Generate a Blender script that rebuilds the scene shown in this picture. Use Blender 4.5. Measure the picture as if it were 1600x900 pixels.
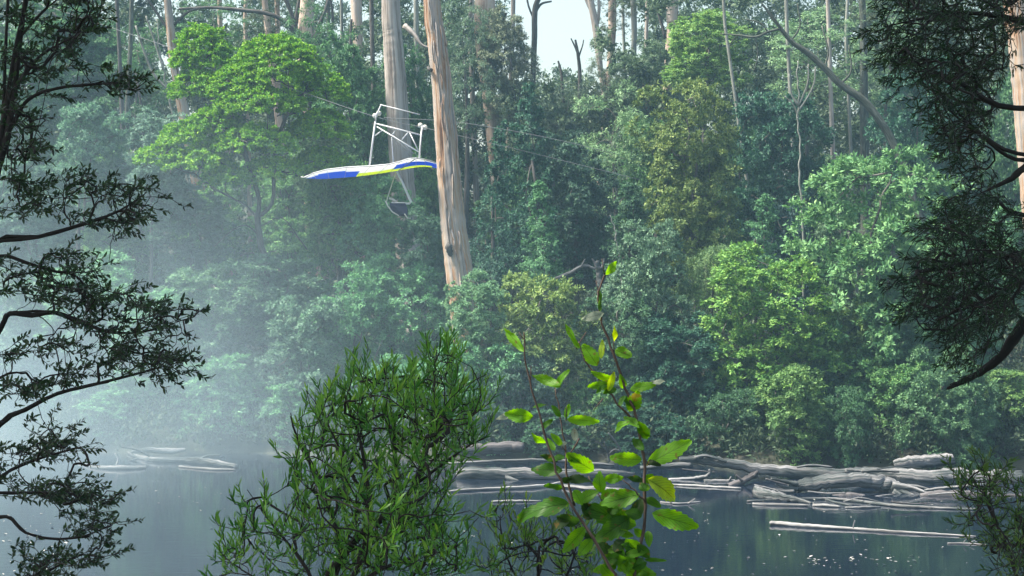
import bpy, math, random
import numpy as np
from mathutils import Vector

for o in list(bpy.data.objects):
    bpy.data.objects.remove(o)
scene = bpy.context.scene
COL = scene.collection
R = math.radians

# ------------------------------------------------------------------ camera
F = 2537.0                      # focal length in photograph pixels (1600 wide)
CAMZ = 7.0                      # eye height above the river
PITCH = math.atan(30.0 / F)     # horizon at row 480
cam_d = bpy.data.cameras.new("camera")
cam_d.sensor_width = 36.0
cam_d.lens = 36.0 * F / 1600.0
cam_d.clip_start = 0.1
cam_d.clip_end = 3000.0
cam = bpy.data.objects.new("camera", cam_d)
cam.location = (0, 0, CAMZ)
cam.rotation_euler = (R(90) + PITCH, 0, 0)
COL.objects.link(cam)
scene.camera = cam

# ------------------------------------------------------------------ sky, sun, exposure
SUN_EL, SUN_AZ = 58.0, -92.0    # azimuth from +Y, clockwise positive
world = bpy.data.worlds.new("World")
scene.world = world
world.use_nodes = True
wn = world.node_tree.nodes
sky = wn.new("ShaderNodeTexSky")
sky.sky_type = 'NISHITA'
sky.sun_disc = False
sky.sun_elevation = R(SUN_EL)
sky.sun_rotation = R(SUN_AZ)
sky.air_density = 1.7
sky.dust_density = 4.0
sky.ozone_density = 1.0
bg = wn["Background"]
bg.inputs["Strength"].default_value = 0.105
world.node_tree.links.new(sky.outputs["Color"], bg.inputs["Color"])
sun_d = bpy.data.lights.new("sun", 'SUN')
sun_d.energy = 4.8
sun_d.angle = R(10.0)
sun_d.color = (1.0, 0.94, 0.82)
sun = bpy.data.objects.new("sun", sun_d)
sv = Vector((math.sin(R(SUN_AZ)) * math.cos(R(SUN_EL)), math.cos(R(SUN_AZ)) * math.cos(R(SUN_EL)), math.sin(R(SUN_EL))))
sun.rotation_euler = sv.to_track_quat('Z', 'Y').to_euler()
sun.location = sv * 120
COL.objects.link(sun)
vs = scene.view_settings
vs.view_transform = 'Standard'
vs.look = 'None'
vs.exposure = 1.5
vs.gamma = 1.0
cy = scene.cycles
cy.max_bounces = 5
cy.diffuse_bounces = 2
cy.glossy_bounces = 2
cy.transmission_bounces = 3
cy.transparent_max_bounces = 6
cy.volume_bounces = 0
cy.use_denoising = True
cy.caustics_reflective = False
cy.caustics_refractive = False

# ------------------------------------------------------------------ helpers
def P(px, py, d):
    """world point on the ray through photograph pixel (px, py) at distance d along +Y"""
    x = (px - 800.0) / F
    y = -(py - 450.0) / F
    dy = math.cos(PITCH) - y * math.sin(PITCH)
    dz = math.sin(PITCH) + y * math.cos(PITCH)
    s = d / dy
    return np.array((x * s, d, CAMZ + dz * s))

def water_d(py):
    """distance at which the ray through row py meets the river (z = 0)"""
    y = -(py - 450.0) / F
    return -CAMZ * (math.cos(PITCH) - y * math.sin(PITCH)) / (math.sin(PITCH) + y * math.cos(PITCH))

def nrm(a):
    return a / np.maximum(np.linalg.norm(a, axis=-1, keepdims=True), 1e-9)

class MB:
    """collects faces and links them as ONE mesh"""
    def __init__(self):
        self.V = []; self.F4 = []; self.F3 = []; self.U4 = []; self.U3 = []; self.T4 = []; self.T3 = []; self.n = 0
    def add(self, V, F4=None, F3=None, U4=None, U3=None, T4=None, T3=None):
        V = np.asarray(V, float)
        if F4 is not None and len(F4):
            F4 = np.asarray(F4, int)
            self.F4.append(F4 + self.n)
            self.U4.append(np.zeros((len(F4), 4, 2)) if U4 is None else np.asarray(U4, float))
            self.T4.append(np.full(len(F4), .5) if T4 is None else np.asarray(T4, float))
        if F3 is not None and len(F3):
            F3 = np.asarray(F3, int)
            self.F3.append(F3 + self.n)
            self.U3.append(np.zeros((len(F3), 3, 2)) if U3 is None else np.asarray(U3, float))
            self.T3.append(np.full(len(F3), .5) if T3 is None else np.asarray(T3, float))
        self.V.append(V); self.n += len(V)
    def mesh(self, name, mat, origin=(0, 0, 0), smooth=True):
        V = np.concatenate(self.V) - np.asarray(origin, float)
        me = bpy.data.meshes.new(name)
        f4 = np.concatenate(self.F4) if self.F4 else np.zeros((0, 4), int)
        f3 = np.concatenate(self.F3) if self.F3 else np.zeros((0, 3), int)
        loops = np.concatenate((f4.ravel(), f3.ravel())).astype(np.int32)
        tot = np.concatenate((np.full(len(f4), 4), np.full(len(f3), 3))).astype(np.int32)
        start = (np.cumsum(tot) - tot).astype(np.int32)
        me.vertices.add(len(V)); me.vertices.foreach_set("co", V.astype(np.float32).ravel())
        me.loops.add(len(loops)); me.loops.foreach_set("vertex_index", loops)
        me.polygons.add(len(tot)); me.polygons.foreach_set("loop_start", start)
        me.polygons.foreach_set("use_smooth", np.full(len(tot), smooth))
        uv = np.concatenate([u.reshape(-1, 2) for u in self.U4] + [u.reshape(-1, 2) for u in self.U3])
        l = me.uv_layers.new(name="UVMap"); l.uv.foreach_set("vector", uv.astype(np.float32).ravel())
        t = np.concatenate(self.T4 + self.T3)
        a = me.attributes.new("tint", 'FLOAT', 'FACE'); a.data.foreach_set("value", t.astype(np.float32))
        me.update(calc_edges=True)
        if mat is not None:
            me.materials.append(mat)
        return me
    def build(self, name, mat, parent=None, smooth=True):
        """vertices are world coordinates; the object keeps its parent's origin"""
        org = (0, 0, 0) if parent is None else world_of(parent)
        o = bpy.data.objects.new(name, self.mesh(name, mat, org, smooth))
        COL.objects.link(o)
        o.parent = parent
        return o

def world_of(o):
    v = Vector((0, 0, 0))
    while o is not None:
        v = v + o.location; o = o.parent
    return np.array(v)

def tag(o, label, cat=None, group=None, kind=None):
    o["label"] = label
    if cat: o["category"] = cat
    if group: o["group"] = group
    if kind: o["kind"] = kind
    return o

def empty(name, loc):
    o = bpy.data.objects.new(name, None)
    o.empty_display_size = .3
    o.location = Vector([float(c) for c in loc])
    COL.objects.link(o)
    return o

def tube(mb, pts, rad, sides=8, rough=0.0, rng=None, cap=True, flute=0.0, tint=.5):
    """a tube along pts; rough = uneven radius, flute = ridges running along it; UV in metres"""
    pts = np.asarray(pts, float); n = len(pts)
    rad = np.broadcast_to(np.asarray(rad, float), (n,)).copy()
    T = nrm(np.gradient(pts, axis=0))
    ref = np.array((0., 0., 1.)) if abs(T[0, 2]) < .9 else np.array((1., 0., 0.))
    a = nrm(np.cross(T[0], ref)); A = [a]
    for i in range(1, n):
        a = a - T[i] * np.dot(a, T[i]); a = a / max(np.linalg.norm(a), 1e-9); A.append(a)
    A = np.array(A); B = np.cross(T, A)
    ang = np.arange(sides) * 2 * math.pi / sides
    rr = np.repeat(rad[:, None], sides, 1)
    if rng is not None and rough > 0:
        rr = rr * (1 + rough * rng.normal(size=(n, sides)) + rough * rng.normal(size=(n, 1)))
    if rng is not None and flute > 0:
        ph = rng.uniform(0, 6.3, 3)
        k = rng.integers(3, 9, 3)
        for j in range(3):
            rr = rr * (1 + flute * np.sin(k[j] * ang[None] + ph[j] + .3 * np.arange(n)[:, None] / 3))
    V = pts[:, None] + (np.cos(ang)[None, :, None] * A[:, None] + np.sin(ang)[None, :, None] * B[:, None]) * rr[..., None]
    V = V.reshape(-1, 3)
    i = np.arange(n - 1)[:, None] * sides; j = np.arange(sides)[None]
    j2 = (j + 1) % sides
    F4 = np.stack((i + j, i + j2, i + sides + j2, i + sides + j), -1).reshape(-1, 4)
    ln = np.concatenate(([0], np.cumsum(np.linalg.norm(np.diff(pts, axis=0), axis=1))))
    rm = float(rad.mean())
    u0 = (np.arange(sides) / sides * 2 * math.pi * rm)[None].repeat(n - 1, 0)
    du = 2 * math.pi * rm / sides
    v0 = ln[:-1, None].repeat(sides, 1); v1 = ln[1:, None].repeat(sides, 1)
    U4 = np.stack((np.stack((u0, v0), -1), np.stack((u0 + du, v0), -1), np.stack((u0 + du, v1), -1), np.stack((u0, v1), -1)), 2).reshape(-1, 4, 2)
    F3 = None; U3 = None
    if cap:
        V = np.vstack((V, pts[0] - T[0] * rad[0] * .15, pts[-1] + T[-1] * rad[-1] * .15))
        c0, c1 = n * sides, n * sides + 1
        js = np.arange(sides); js2 = (js + 1) % sides; b = (n - 1) * sides
        F3 = np.concatenate((np.stack((np.full(sides, c0), js2, js), -1), np.stack((np.full(sides, c1), b + js, b + js2), -1)))
        cu = np.stack((np.cos(ang), np.sin(ang)), -1) * rm
        U3 = np.zeros((2 * sides, 3, 2)); U3[:sides, 1] = cu; U3[:sides, 2] = cu; U3[sides:, 1] = cu; U3[sides:, 2] = cu
    mb.add(V, F4, F3, U4, U3, np.full(len(F4), tint), None if F3 is None else np.full(len(F3), tint))

def smooth_path(pts, per=4):
    """Catmull-Rom through rows of pts (any number of columns)"""
    p = np.asarray(pts, float)
    q = np.vstack((2 * p[0] - p[1], p, 2 * p[-1] - p[-2]))
    out = []
    for i in range(1, len(q) - 2):
        for t in np.arange(per) / per:
            a, b, c, d = q[i - 1], q[i], q[i + 1], q[i + 2]
            out.append(.5 * (2 * b + (c - a) * t + (2 * a - 5 * b + 4 * c - d) * t * t + (3 * b - a - 3 * c + d) * t ** 3))
    out.append(p[-1])
    return np.array(out)

def rhombi(mb, C, D, N, L, W, tint):
    """leaf quads: base C, direction D, face normal about N, length L, width W"""
    S = nrm(np.cross(D, N))
    L = np.asarray(L)[:, None]; W = np.asarray(W)[:, None]
    m = C + D * L * .45
    Nn = np.cross(S, D)
    V = np.stack((C, m + S * W * .5 + Nn * W * .12, C + D * L, m - S * W * .5 + Nn * W * .12), 1).reshape(-1, 3)
    mb.add(V, np.arange(len(C) * 4).reshape(-1, 4), T4=tint)

def blades(mb, C, D, N, L, W, tint, curl=.12):
    """longer leaves with a bend: two triangles and a quad each"""
    S = nrm(np.cross(D, N)); Nn = np.cross(S, D)
    L = np.asarray(L)[:, None]; W = np.asarray(W)[:, None]
    b = C
    m1 = C + D * L * .34 + Nn * L * curl * .5
    m2 = C + D * L * .72 + Nn * L * curl * .35
    t = C + D * L - Nn * L * curl * .6
    V = np.stack((b, m1 + S * W * .5, m1 - S * W * .5, m2 + S * W * .38, m2 - S * W * .38, t), 1).reshape(-1, 3)
    k = np.arange(len(C))[:, None] * 6
    F4 = k + np.array([[1, 3, 4, 2]])
    F3 = np.concatenate((k + np.array([[0, 1, 2]]), k + np.array([[3, 5, 4]])))
    mb.add(V, F4, F3, T4=tint, T3=np.concatenate((tint, tint)))

def grow(axes, tips, rng, tip_r=.01, expo=2.3, back=1.5, wiggle=.05, root=None, steps=4, bend=.35):
    """join every tip to the nearest suitable node of the hand-laid axes; returns (chains, twigs)
    chains: list of (pts, radii); twigs: list of terminal polylines"""
    nodes = []; par = []; gd = []
    for ax in axes:
        ax = np.asarray(ax, float)
        start = -1
        if nodes:
            d = np.linalg.norm(np.array(nodes) - ax[0], axis=1); start = int(d.argmin())
        dirs = nrm(np.gradient(ax, axis=0))
        for k in range(len(ax)):
            if k == 0 and start >= 0 and np.linalg.norm(np.array(nodes[start]) - ax[0]) < 1e-4:
                prev = start; continue
            nodes.append(ax[k]); par.append(start if k == 0 else prev); gd.append(dirs[k]); prev = len(nodes) - 1
    cap = len(nodes) + len(tips) * (steps + 1)
    NA = np.zeros((cap, 3)); GA = np.zeros((cap, 3)); n = len(nodes)
    NA[:n] = nodes; GA[:n] = gd
    root = NA[0] if root is None else np.asarray(root, float)
    first = {}
    if len(tips):
        base = NA[:n].copy()
        near = np.array([np.linalg.norm(base - t, axis=1).min() for t in tips])
        order = np.argsort(near)
    else:
        order = []
    twigs = []
    for ti in order:
        t = tips[ti]
        vec = t - NA[:n]; dist = np.linalg.norm(vec, axis=1) + 1e-9
        cs = (vec * GA[:n]).sum(1) / dist
        cost = dist * (1 + back * np.maximum(0, .55 - cs))
        b = int(cost.argmin()); L = dist[b]
        ctrl = NA[b] + GA[b] * L * bend + rng.normal(size=3) * L * wiggle
        prev = b
        pts = [NA[b].copy()]
        for k in range(1, steps + 1):
            s = k / steps
            q = (1 - s) ** 2 * NA[b] + 2 * s * (1 - s) * ctrl + s * s * t + (rng.normal(size=3) * L * wiggle * .4 if k < steps else 0)
            g = q - NA[prev]; g = g / max(np.linalg.norm(g), 1e-9)
            NA[n] = q; GA[n] = g; par.append(prev); prev = n; n += 1
            pts.append(q)
        twigs.append(np.array(pts))
    # pipe model
    ch = [[] for _ in range(n)]
    for i in range(n):
        if par[i] >= 0: ch[par[i]].append(i)
    acc = np.zeros(n)
    for i in range(n - 1, -1, -1):
        if not ch[i]: acc[i] = tip_r ** expo
        if par[i] >= 0: acc[par[i]] += 0
    order2 = sorted(range(n), key=lambda i: -depth_of(i, par))
    for i in order2:
        if ch[i]: acc[i] = sum(acc[c] for c in ch[i])
    rad = acc ** (1 / expo)
    chains = []
    stack = [i for i in range(n) if par[i] < 0]
    starts = [(i, -1) for i in stack]
    while starts:
        i, p = starts.pop()
        pl = []; rl = []
        if p >= 0: pl.append(NA[p]); rl.append(min(rad[i] * 1.1, rad[p]))
        while True:
            pl.append(NA[i]); rl.append(rad[i])
            if not ch[i]: break
            big = max(ch[i], key=lambda c: rad[c])
            for c in ch[i]:
                if c != big: starts.append((c, i))
            i = big
        if len(pl) > 1: chains.append((np.array(pl), np.array(rl)))
    return chains, twigs

_dc = {}
def depth_of(i, par):
    d = 0
    while par[i] >= 0:
        i = par[i]; d += 1
    return d

def in_poly(x, y, poly):
    c = False; j = len(poly) - 1
    for i in range(len(poly)):
        xi, yi = poly[i]; xj, yj = poly[j]
        if (yi > y) != (yj > y) and x < (xj - xi) * (y - yi) / (yj - yi) + xi: c = not c
        j = i
    return c

def sample_poly(poly, per, rng, thin=0.0, feather=0.0, stretch=1.0):
    """random pixels inside poly, one for each `per` square pixels"""
    xs = [p[0] for p in poly]; ys = [p[1] for p in poly]
    area = abs(sum(poly[i - 1][0] * poly[i][1] - poly[i][0] * poly[i - 1][1] for i in range(len(poly)))) / 2
    out = []; n = max(3, int(area / per * (1 - thin))); ph = rng.uniform(0, 6.28, 6)
    while len(out) < n:
        cand = None; bd = -1
        for _ in range(4):
            x = rng.uniform(min(xs), max(xs)); y = rng.uniform(min(ys), max(ys))
            if not in_poly(x, y, poly): continue
            v = math.sin(x / (17 * stretch) + ph[0] + 1.3 * math.sin(y / 23 + ph[1])) * math.sin(y / 15 + ph[2] + 1.2 * math.sin(x / (29 * stretch) + ph[3]))
            if .5 + .5 * v < thin: continue
            d = min(((x - a) ** 2 + (y - b) ** 2 for a, b in out[-60:]), default=1e9)
            if d > bd: bd = d; cand = (x, y)
        if cand: out.append(cand)
    return [(a + rng.normal() * feather * stretch, b + rng.normal() * feather) for a, b in out]

def terrain(x, y):
    x = np.asarray(x, float); y = np.asarray(y, float)
    yb = shore(x)
    s = y - yb
    far = np.where(s < 0, np.maximum(-1.6, s * .5), .7 * (1 - np.exp(-np.maximum(s, 0) / 1.5)) + .2 * np.minimum(s, 70) + .11 * np.maximum(s - 70, 0))
    far = far + np.where(s > 0, .5 * np.sin(x * .31 + y * .17) * np.sin(y * .23 - x * .11) * np.minimum(1, np.maximum(s, 0) / 6), 0)
    near = 5.35 - np.maximum(0, y - 1.0) * .32 + .08 * np.sin(x * 1.3) * np.cos(y * .9) + .14 * np.maximum(0, -y - 3)
    return np.where(y < 40, np.maximum(near, -1.6), far)

def shore(x):
    x = np.asarray(x, float)
    return 74.0 - np.minimum(x, 0) * .22 - np.maximum(x, 0) * .21 + .8 * np.sin(x * .4) + .5 * np.sin(x * .93 + 1)

# ------------------------------------------------------------------ materials
def new_mat(name):
    m = bpy.data.materials.new(name); m.use_nodes = True
    nt = m.node_tree; nt.nodes.clear()
    return m, nt, nt.nodes, nt.links

def leaf_material(name, transl=.35, rough=.5, spec=.35, use_obj=True, col=(.08, .14, .05), vary=.55, hue=.045, tcol=1.25):
    m, nt, N, L = new_mat(name)
    out = N.new("ShaderNodeOutputMaterial")
    pb = N.new("ShaderNodeBsdfPrincipled"); pb.inputs["Roughness"].default_value = rough; pb.inputs["Specular IOR Level"].default_value = spec
    tr = N.new("ShaderNodeBsdfTranslucent"); mx = N.new("ShaderNodeMixShader"); mx.inputs[0].default_value = transl
    at = N.new("ShaderNodeAttribute"); at.attribute_name = "tint"
    hs = N.new("ShaderNodeHueSaturation")
    mv = N.new("ShaderNodeMapRange"); mv.inputs["To Min"].default_value = 1 - vary; mv.inputs["To Max"].default_value = 1 + vary
    mh = N.new("ShaderNodeMapRange"); mh.inputs["To Min"].default_value = .5 + hue * .6; mh.inputs["To Max"].default_value = .5 - hue
    L.new(at.outputs["Fac"], mv.inputs["Value"]); L.new(mv.outputs["Result"], hs.inputs["Value"])
    L.new(at.outputs["Fac"], mh.inputs["Value"]); L.new(mh.outputs["Result"], hs.inputs["Hue"])
    if use_obj:
        oi = N.new("ShaderNodeObjectInfo"); L.new(oi.outputs["Color"], hs.inputs["Color"])
    else:
        hs.inputs["Color"].default_value = (*col, 1)
    L.new(hs.outputs["Color"], pb.inputs["Base Color"])
    h2 = N.new("ShaderNodeHueSaturation"); h2.inputs["Value"].default_value = tcol; h2.inputs["Hue"].default_value = .487; h2.inputs["Saturation"].default_value = 1.1
    L.new(hs.outputs["Color"], h2.inputs["Color"]); L.new(h2.outputs["Color"], tr.inputs["Color"])
    L.new(pb.outputs[0], mx.inputs[1]); L.new(tr.outputs[0], mx.inputs[2]); L.new(mx.outputs[0], out.inputs[0])
    return m

def bark_material(name, cols, su=6.0, sv=.7, bump=.5, rough=.85, dist=.05, blotch=.35):
    """streaks that run along the tube (UV: metres round, metres along)"""
    m, nt, N, L = new_mat(name)
    out = N.new("ShaderNodeOutputMaterial"); pb = N.new("ShaderNodeBsdfPrincipled")
    pb.inputs["Roughness"].default_value = rough; pb.inputs["Specular IOR Level"].default_value = .2
    uv = N.new("ShaderNodeUVMap"); mp = N.new("ShaderNodeMapping"); mp.inputs["Scale"].default_value = (su, sv, 1)
    L.new(uv.outputs[0], mp.inputs[0])
    oi = N.new("ShaderNodeObjectInfo"); cx = N.new("ShaderNodeCombineXYZ"); ml = N.new("ShaderNodeMath"); ml.operation = 'MULTIPLY'; ml.inputs[1].default_value = 40
    L.new(oi.outputs["Random"], ml.inputs[0]); L.new(ml.outputs[0], cx.inputs["Z"]); L.new(cx.outputs[0], mp.inputs["Location"])
    n1 = N.new("ShaderNodeTexNoise"); n1.inputs["Scale"].default_value = 1.6; n1.inputs["Detail"].default_value = 8; n1.inputs["Roughness"].default_value = .65; n1.inputs["Distortion"].default_value = .3
    L.new(mp.outputs[0], n1.inputs["Vector"])
    m2 = N.new("ShaderNodeMapping"); m2.inputs["Scale"].default_value = (.9, .22, 1); L.new(uv.outputs[0], m2.inputs[0]); L.new(cx.outputs[0], m2.inputs["Location"])
    n2 = N.new("ShaderNodeTexNoise"); n2.inputs["Scale"].default_value = 1.5; n2.inputs["Detail"].default_value = 4; L.new(m2.outputs[0], n2.inputs["Vector"])
    mixf = N.new("ShaderNodeMix"); mixf.data_type = 'FLOAT'; mixf.inputs[0].default_value = blotch
    L.new(n1.outputs["Fac"], mixf.inputs[2]); L.new(n2.outputs["Fac"], mixf.inputs[3])
    cr = N.new("ShaderNodeValToRGB"); el = cr.color_ramp.elements
    pos = np.linspace(.37, .63, len(cols))
    el[0].position = pos[0]; el[0].color = (*cols[0], 1); el[1].position = pos[-1]; el[1].color = (*cols[-1], 1)
    for p_, c_ in list(zip(pos, cols))[1:-1]:
        e = el.new(p_); e.color = (*c_, 1)
    L.new(mixf.outputs[0], cr.inputs[0]); L.new(cr.outputs[0], pb.inputs["Base Color"])
    bp = N.new("ShaderNodeBump"); bp.inputs["Strength"].default_value = bump; bp.inputs["Distance"].default_value = dist
    L.new(n1.outputs["Fac"], bp.inputs["Height"]); L.new(bp.outputs[0], pb.inputs["Normal"])
    L.new(pb.outputs[0], out.inputs[0])
    return m

def plain_material(name, col, rough=.5, metal=0.0, spec=.4, noise=.12, transl=0.0):
    m, nt, N, L = new_mat(name)
    out = N.new("ShaderNodeOutputMaterial"); pb = N.new("ShaderNodeBsdfPrincipled")
    pb.inputs["Roughness"].default_value = rough; pb.inputs["Metallic"].default_value = metal; pb.inputs["Specular IOR Level"].default_value = spec
    tc = N.new("ShaderNodeTexCoord"); no = N.new("ShaderNodeTexNoise"); no.inputs["Scale"].default_value = 3; no.inputs["Detail"].default_value = 5
    L.new(tc.outputs["Object"], no.inputs["Vector"])
    hs = N.new("ShaderNodeHueSaturation"); hs.inputs["Color"].default_value = (*col, 1)
    mr = N.new("ShaderNodeMapRange"); mr.inputs["To Min"].default_value = 1 - noise; mr.inputs["To Max"].default_value = 1 + noise
    L.new(no.outputs["Fac"], mr.inputs["Value"]); L.new(mr.outputs["Result"], hs.inputs["Value"]); L.new(hs.outputs[0], pb.inputs["Base Color"])
    if transl > 0:
        tr = N.new("ShaderNodeBsdfTranslucent"); mx = N.new("ShaderNodeMixShader"); mx.inputs[0].default_value = transl
        L.new(hs.outputs[0], tr.inputs["Color"]); L.new(pb.outputs[0], mx.inputs[1]); L.new(tr.outputs[0], mx.inputs[2]); L.new(mx.outputs[0], out.inputs[0])
    else:
        L.new(pb.outputs[0], out.inputs[0])
    return m

M = {}
M["leaf"] = leaf_material("forest_leaf", .22, .6, .22)
M["near_leaf"] = leaf_material("near_leaf", .42, .42, .3, vary=.6, tcol=1.6)
M["twig"] = bark_material("dark_twig", [(.009, .008, .007), (.02, .017, .015), (.04, .035, .03)], 20, 3, .3, dist=.004)
M["limb"] = bark_material("forest_limb", [(.05, .045, .04), (.11, .1, .09), (.2, .19, .17)], 5, .8, .4)
M["orange_bark"] = bark_material("orange_gum_bark", [(.08, .045, .03), (.3, .165, .09), (.37, .27, .19), (.36, .31, .27), (.29, .26, .24), (.15, .13, .12)], 4.2, .2, 1.0, blotch=.3, dist=.1)
M["grey_bark"] = bark_material("grey_gum_bark", [(.13, .105, .09), (.28, .24, .21), (.37, .33, .3), (.42, .385, .355)], 3.6, .16, .9, blotch=.2, dist=.1)
M["pink_bark"] = bark_material("pink_gum_bark", [(.12, .09, .075), (.33, .24, .19), (.48, .38, .31), (.42, .38, .35)], 6, .35, .7, blotch=.45)
M["pale_bark"] = bark_material("pale_stem_bark", [(.1, .105, .09), (.2, .205, .18), (.3, .3, .27)], 8, .8, .4)
M["dark_bark"] = bark_material("dark_stem_bark", [(.03, .03, .028), (.07, .065, .06), (.13, .12, .11)], 8, .8, .5)
M["moss_bark"] = bark_material("mossy_bark", [(.03, .035, .028), (.07, .078, .06), (.16, .17, .14)], 6, .8, .5)
M["driftwood"] = bark_material("driftwood", [(.014, .014, .015), (.06, .073, .073), (.165, .162, .163), (.27, .268, .272)], 4.5, .28, 1.0, blotch=.25, dist=.16)
M["wet_wood"] = bark_material("wet_wood", [(.02, .019, .02), (.07, .065, .067), (.14, .132, .135)], 5, .4, .9)
M["bleached"] = bark_material("bleached_wood", [(.09, .088, .087), (.2, .196, .193), (.32, .316, .312)], 6, .5, .9)

# ground: litter, moss and mud
m, nt, N, L = new_mat("forest_floor")
out = N.new("ShaderNodeOutputMaterial"); pb = N.new("ShaderNodeBsdfPrincipled"); pb.inputs["Roughness"].default_value = .9
tc = N.new("ShaderNodeTexCoord"); n1 = N.new("ShaderNodeTexNoise"); n1.inputs["Scale"].default_value = .9; n1.inputs["Detail"].default_value = 9; n1.inputs["Roughness"].default_value = .7
L.new(tc.outputs["Object"], n1.inputs["Vector"])
cr = N.new("ShaderNodeValToRGB"); cr.color_ramp.elements[0].position = .35; cr.color_ramp.elements[0].color = (.018, .016, .012, 1)
cr.color_ramp.elements[1].position = .7; cr.color_ramp.elements[1].color = (.05, .06, .03, 1)
L.new(n1.outputs["Fac"], cr.inputs[0]); L.new(cr.outputs[0], pb.inputs["Base Color"])
bp = N.new("ShaderNodeBump"); bp.inputs["Strength"].default_value = .8; bp.inputs["Distance"].default_value = .15
L.new(n1.outputs["Fac"], bp.inputs["Height"]); L.new(bp.outputs[0], pb.inputs["Normal"]); L.new(pb.outputs[0], out.inputs[0])
M["floor"] = m

# river: dark tannin water with faint ripples
m, nt, N, L = new_mat("river_water")
out = N.new("ShaderNodeOutputMaterial"); pb = N.new("ShaderNodeBsdfPrincipled")
pb.inputs["Base Color"].default_value = (.005, .009, .018, 1); pb.inputs["Roughness"].default_value = .05; pb.inputs["IOR"].default_value = 1.33; pb.inputs["Specular IOR Level"].default_value = .36
tc = N.new("ShaderNodeTexCoord"); mp = N.new("ShaderNodeMapping"); mp.inputs["Scale"].default_value = (1.0, 2.2, 1)
L.new(tc.outputs["Object"], mp.inputs[0])
n1 = N.new("ShaderNodeTexNoise"); n1.inputs["Scale"].default_value = 1.6; n1.inputs["Detail"].default_value = 4; L.new(mp.outputs[0], n1.inputs["Vector"])
bp = N.new("ShaderNodeBump"); bp.inputs["Strength"].default_value = .09; bp.inputs["Distance"].default_value = .05
L.new(n1.outputs["Fac"], bp.inputs["Height"]); L.new(bp.outputs[0], pb.inputs["Normal"]); L.new(pb.outputs[0], out.inputs[0])
M["water"] = m

# ------------------------------------------------------------------ ground and river
def sheet(name, xs, ys, zf, mat):
    X, Y = np.meshgrid(xs, ys)
    V = np.stack((X, Y, zf(X, Y)), -1).reshape(-1, 3)
    nx, ny = len(xs), len(ys)
    i = np.arange(ny - 1)[:, None] * nx + np.arange(nx - 1)[None]
    F4 = np.stack((i, i + 1, i + nx + 1, i + nx), -1).reshape(-1, 4)
    mb = MB(); mb.add(V, F4)
    return mb.build(name, mat)

xs = np.concatenate((np.linspace(-240, -60, 19)[:-1], np.linspace(-60, 60, 121), np.linspace(60, 240, 19)[1:]))
ys = np.concatenate((np.linspace(-60, -6, 19)[:-1], np.linspace(-6, 30, 49), np.linspace(30, 64, 8)[1:-1], np.linspace(64, 130, 100), np.linspace(130, 460, 34)[1:]))
g = sheet("ground", xs, ys, terrain, M["floor"])
tag(g, "dark leaf-littered forest floor rising away from both river banks", kind="structure")
w = sheet("river_water", np.linspace(-239, 239, 40), np.linspace(12, 100, 20), lambda X, Y: X * 0, M["water"])
tag(w, "still dark river water with drifting specks and misty reflections", kind="structure")

# ------------------------------------------------------------------ forest crowns (shared mesh library)
def twig_leaves(mb, rng, C, RAD, per_twig, n_twig, up, outv, leafL, leafW, flat=.75, droop=0.0, nup=1.2, spread=.55, hang=0.0):
    """leaves on short twigs that fan out of every pad centre C"""
    Pn = len(C)
    C2 = np.repeat(C, n_twig, 0); R2 = np.repeat(RAD, n_twig); O2 = np.repeat(outv, n_twig, 0)
    d = rng.normal(size=(len(C2), 3)); d = nrm(d) + O2 * .7; d[:, 2] += up
    if hang > 0:
        d = d * .35; d[:, 2] -= hang
    d = nrm(d)
    ln = R2 * rng.uniform(.55, 1.15, len(C2))
    d3 = np.repeat(d, per_twig, 0); l3 = np.repeat(ln, per_twig); c3 = np.repeat(C2, per_twig, 0); r3 = np.repeat(R2, per_twig)
    t = rng.uniform(.3, 1.0, len(c3))
    off = d3 * (l3 * t)[:, None]; off[:, 2] *= flat if hang == 0 else 1
    pos = c3 + off + rng.normal(size=c3.shape) * (r3 * .1)[:, None]
    ld = d3 * .7 + rng.normal(size=c3.shape) * spread; ld[:, 2] -= droop; ld = nrm(ld)
    nn = nrm(off + 1e-6) * .6 + np.repeat(O2, per_twig, 0) * .5 + rng.normal(size=c3.shape) * .42; nn[:, 2] += nup * .45; nn = nrm(nn)
    tw = np.repeat(rng.uniform(0, 1, len(C2)), per_twig)
    tint = np.clip(.55 * tw + .45 * rng.uniform(0, 1, len(tw)) + .12 * (t - .65), 0, 1)
    s = rng.uniform(.65, 1.3, len(pos))
    return pos, ld, nn, leafL * s, leafW * s, tint

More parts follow.
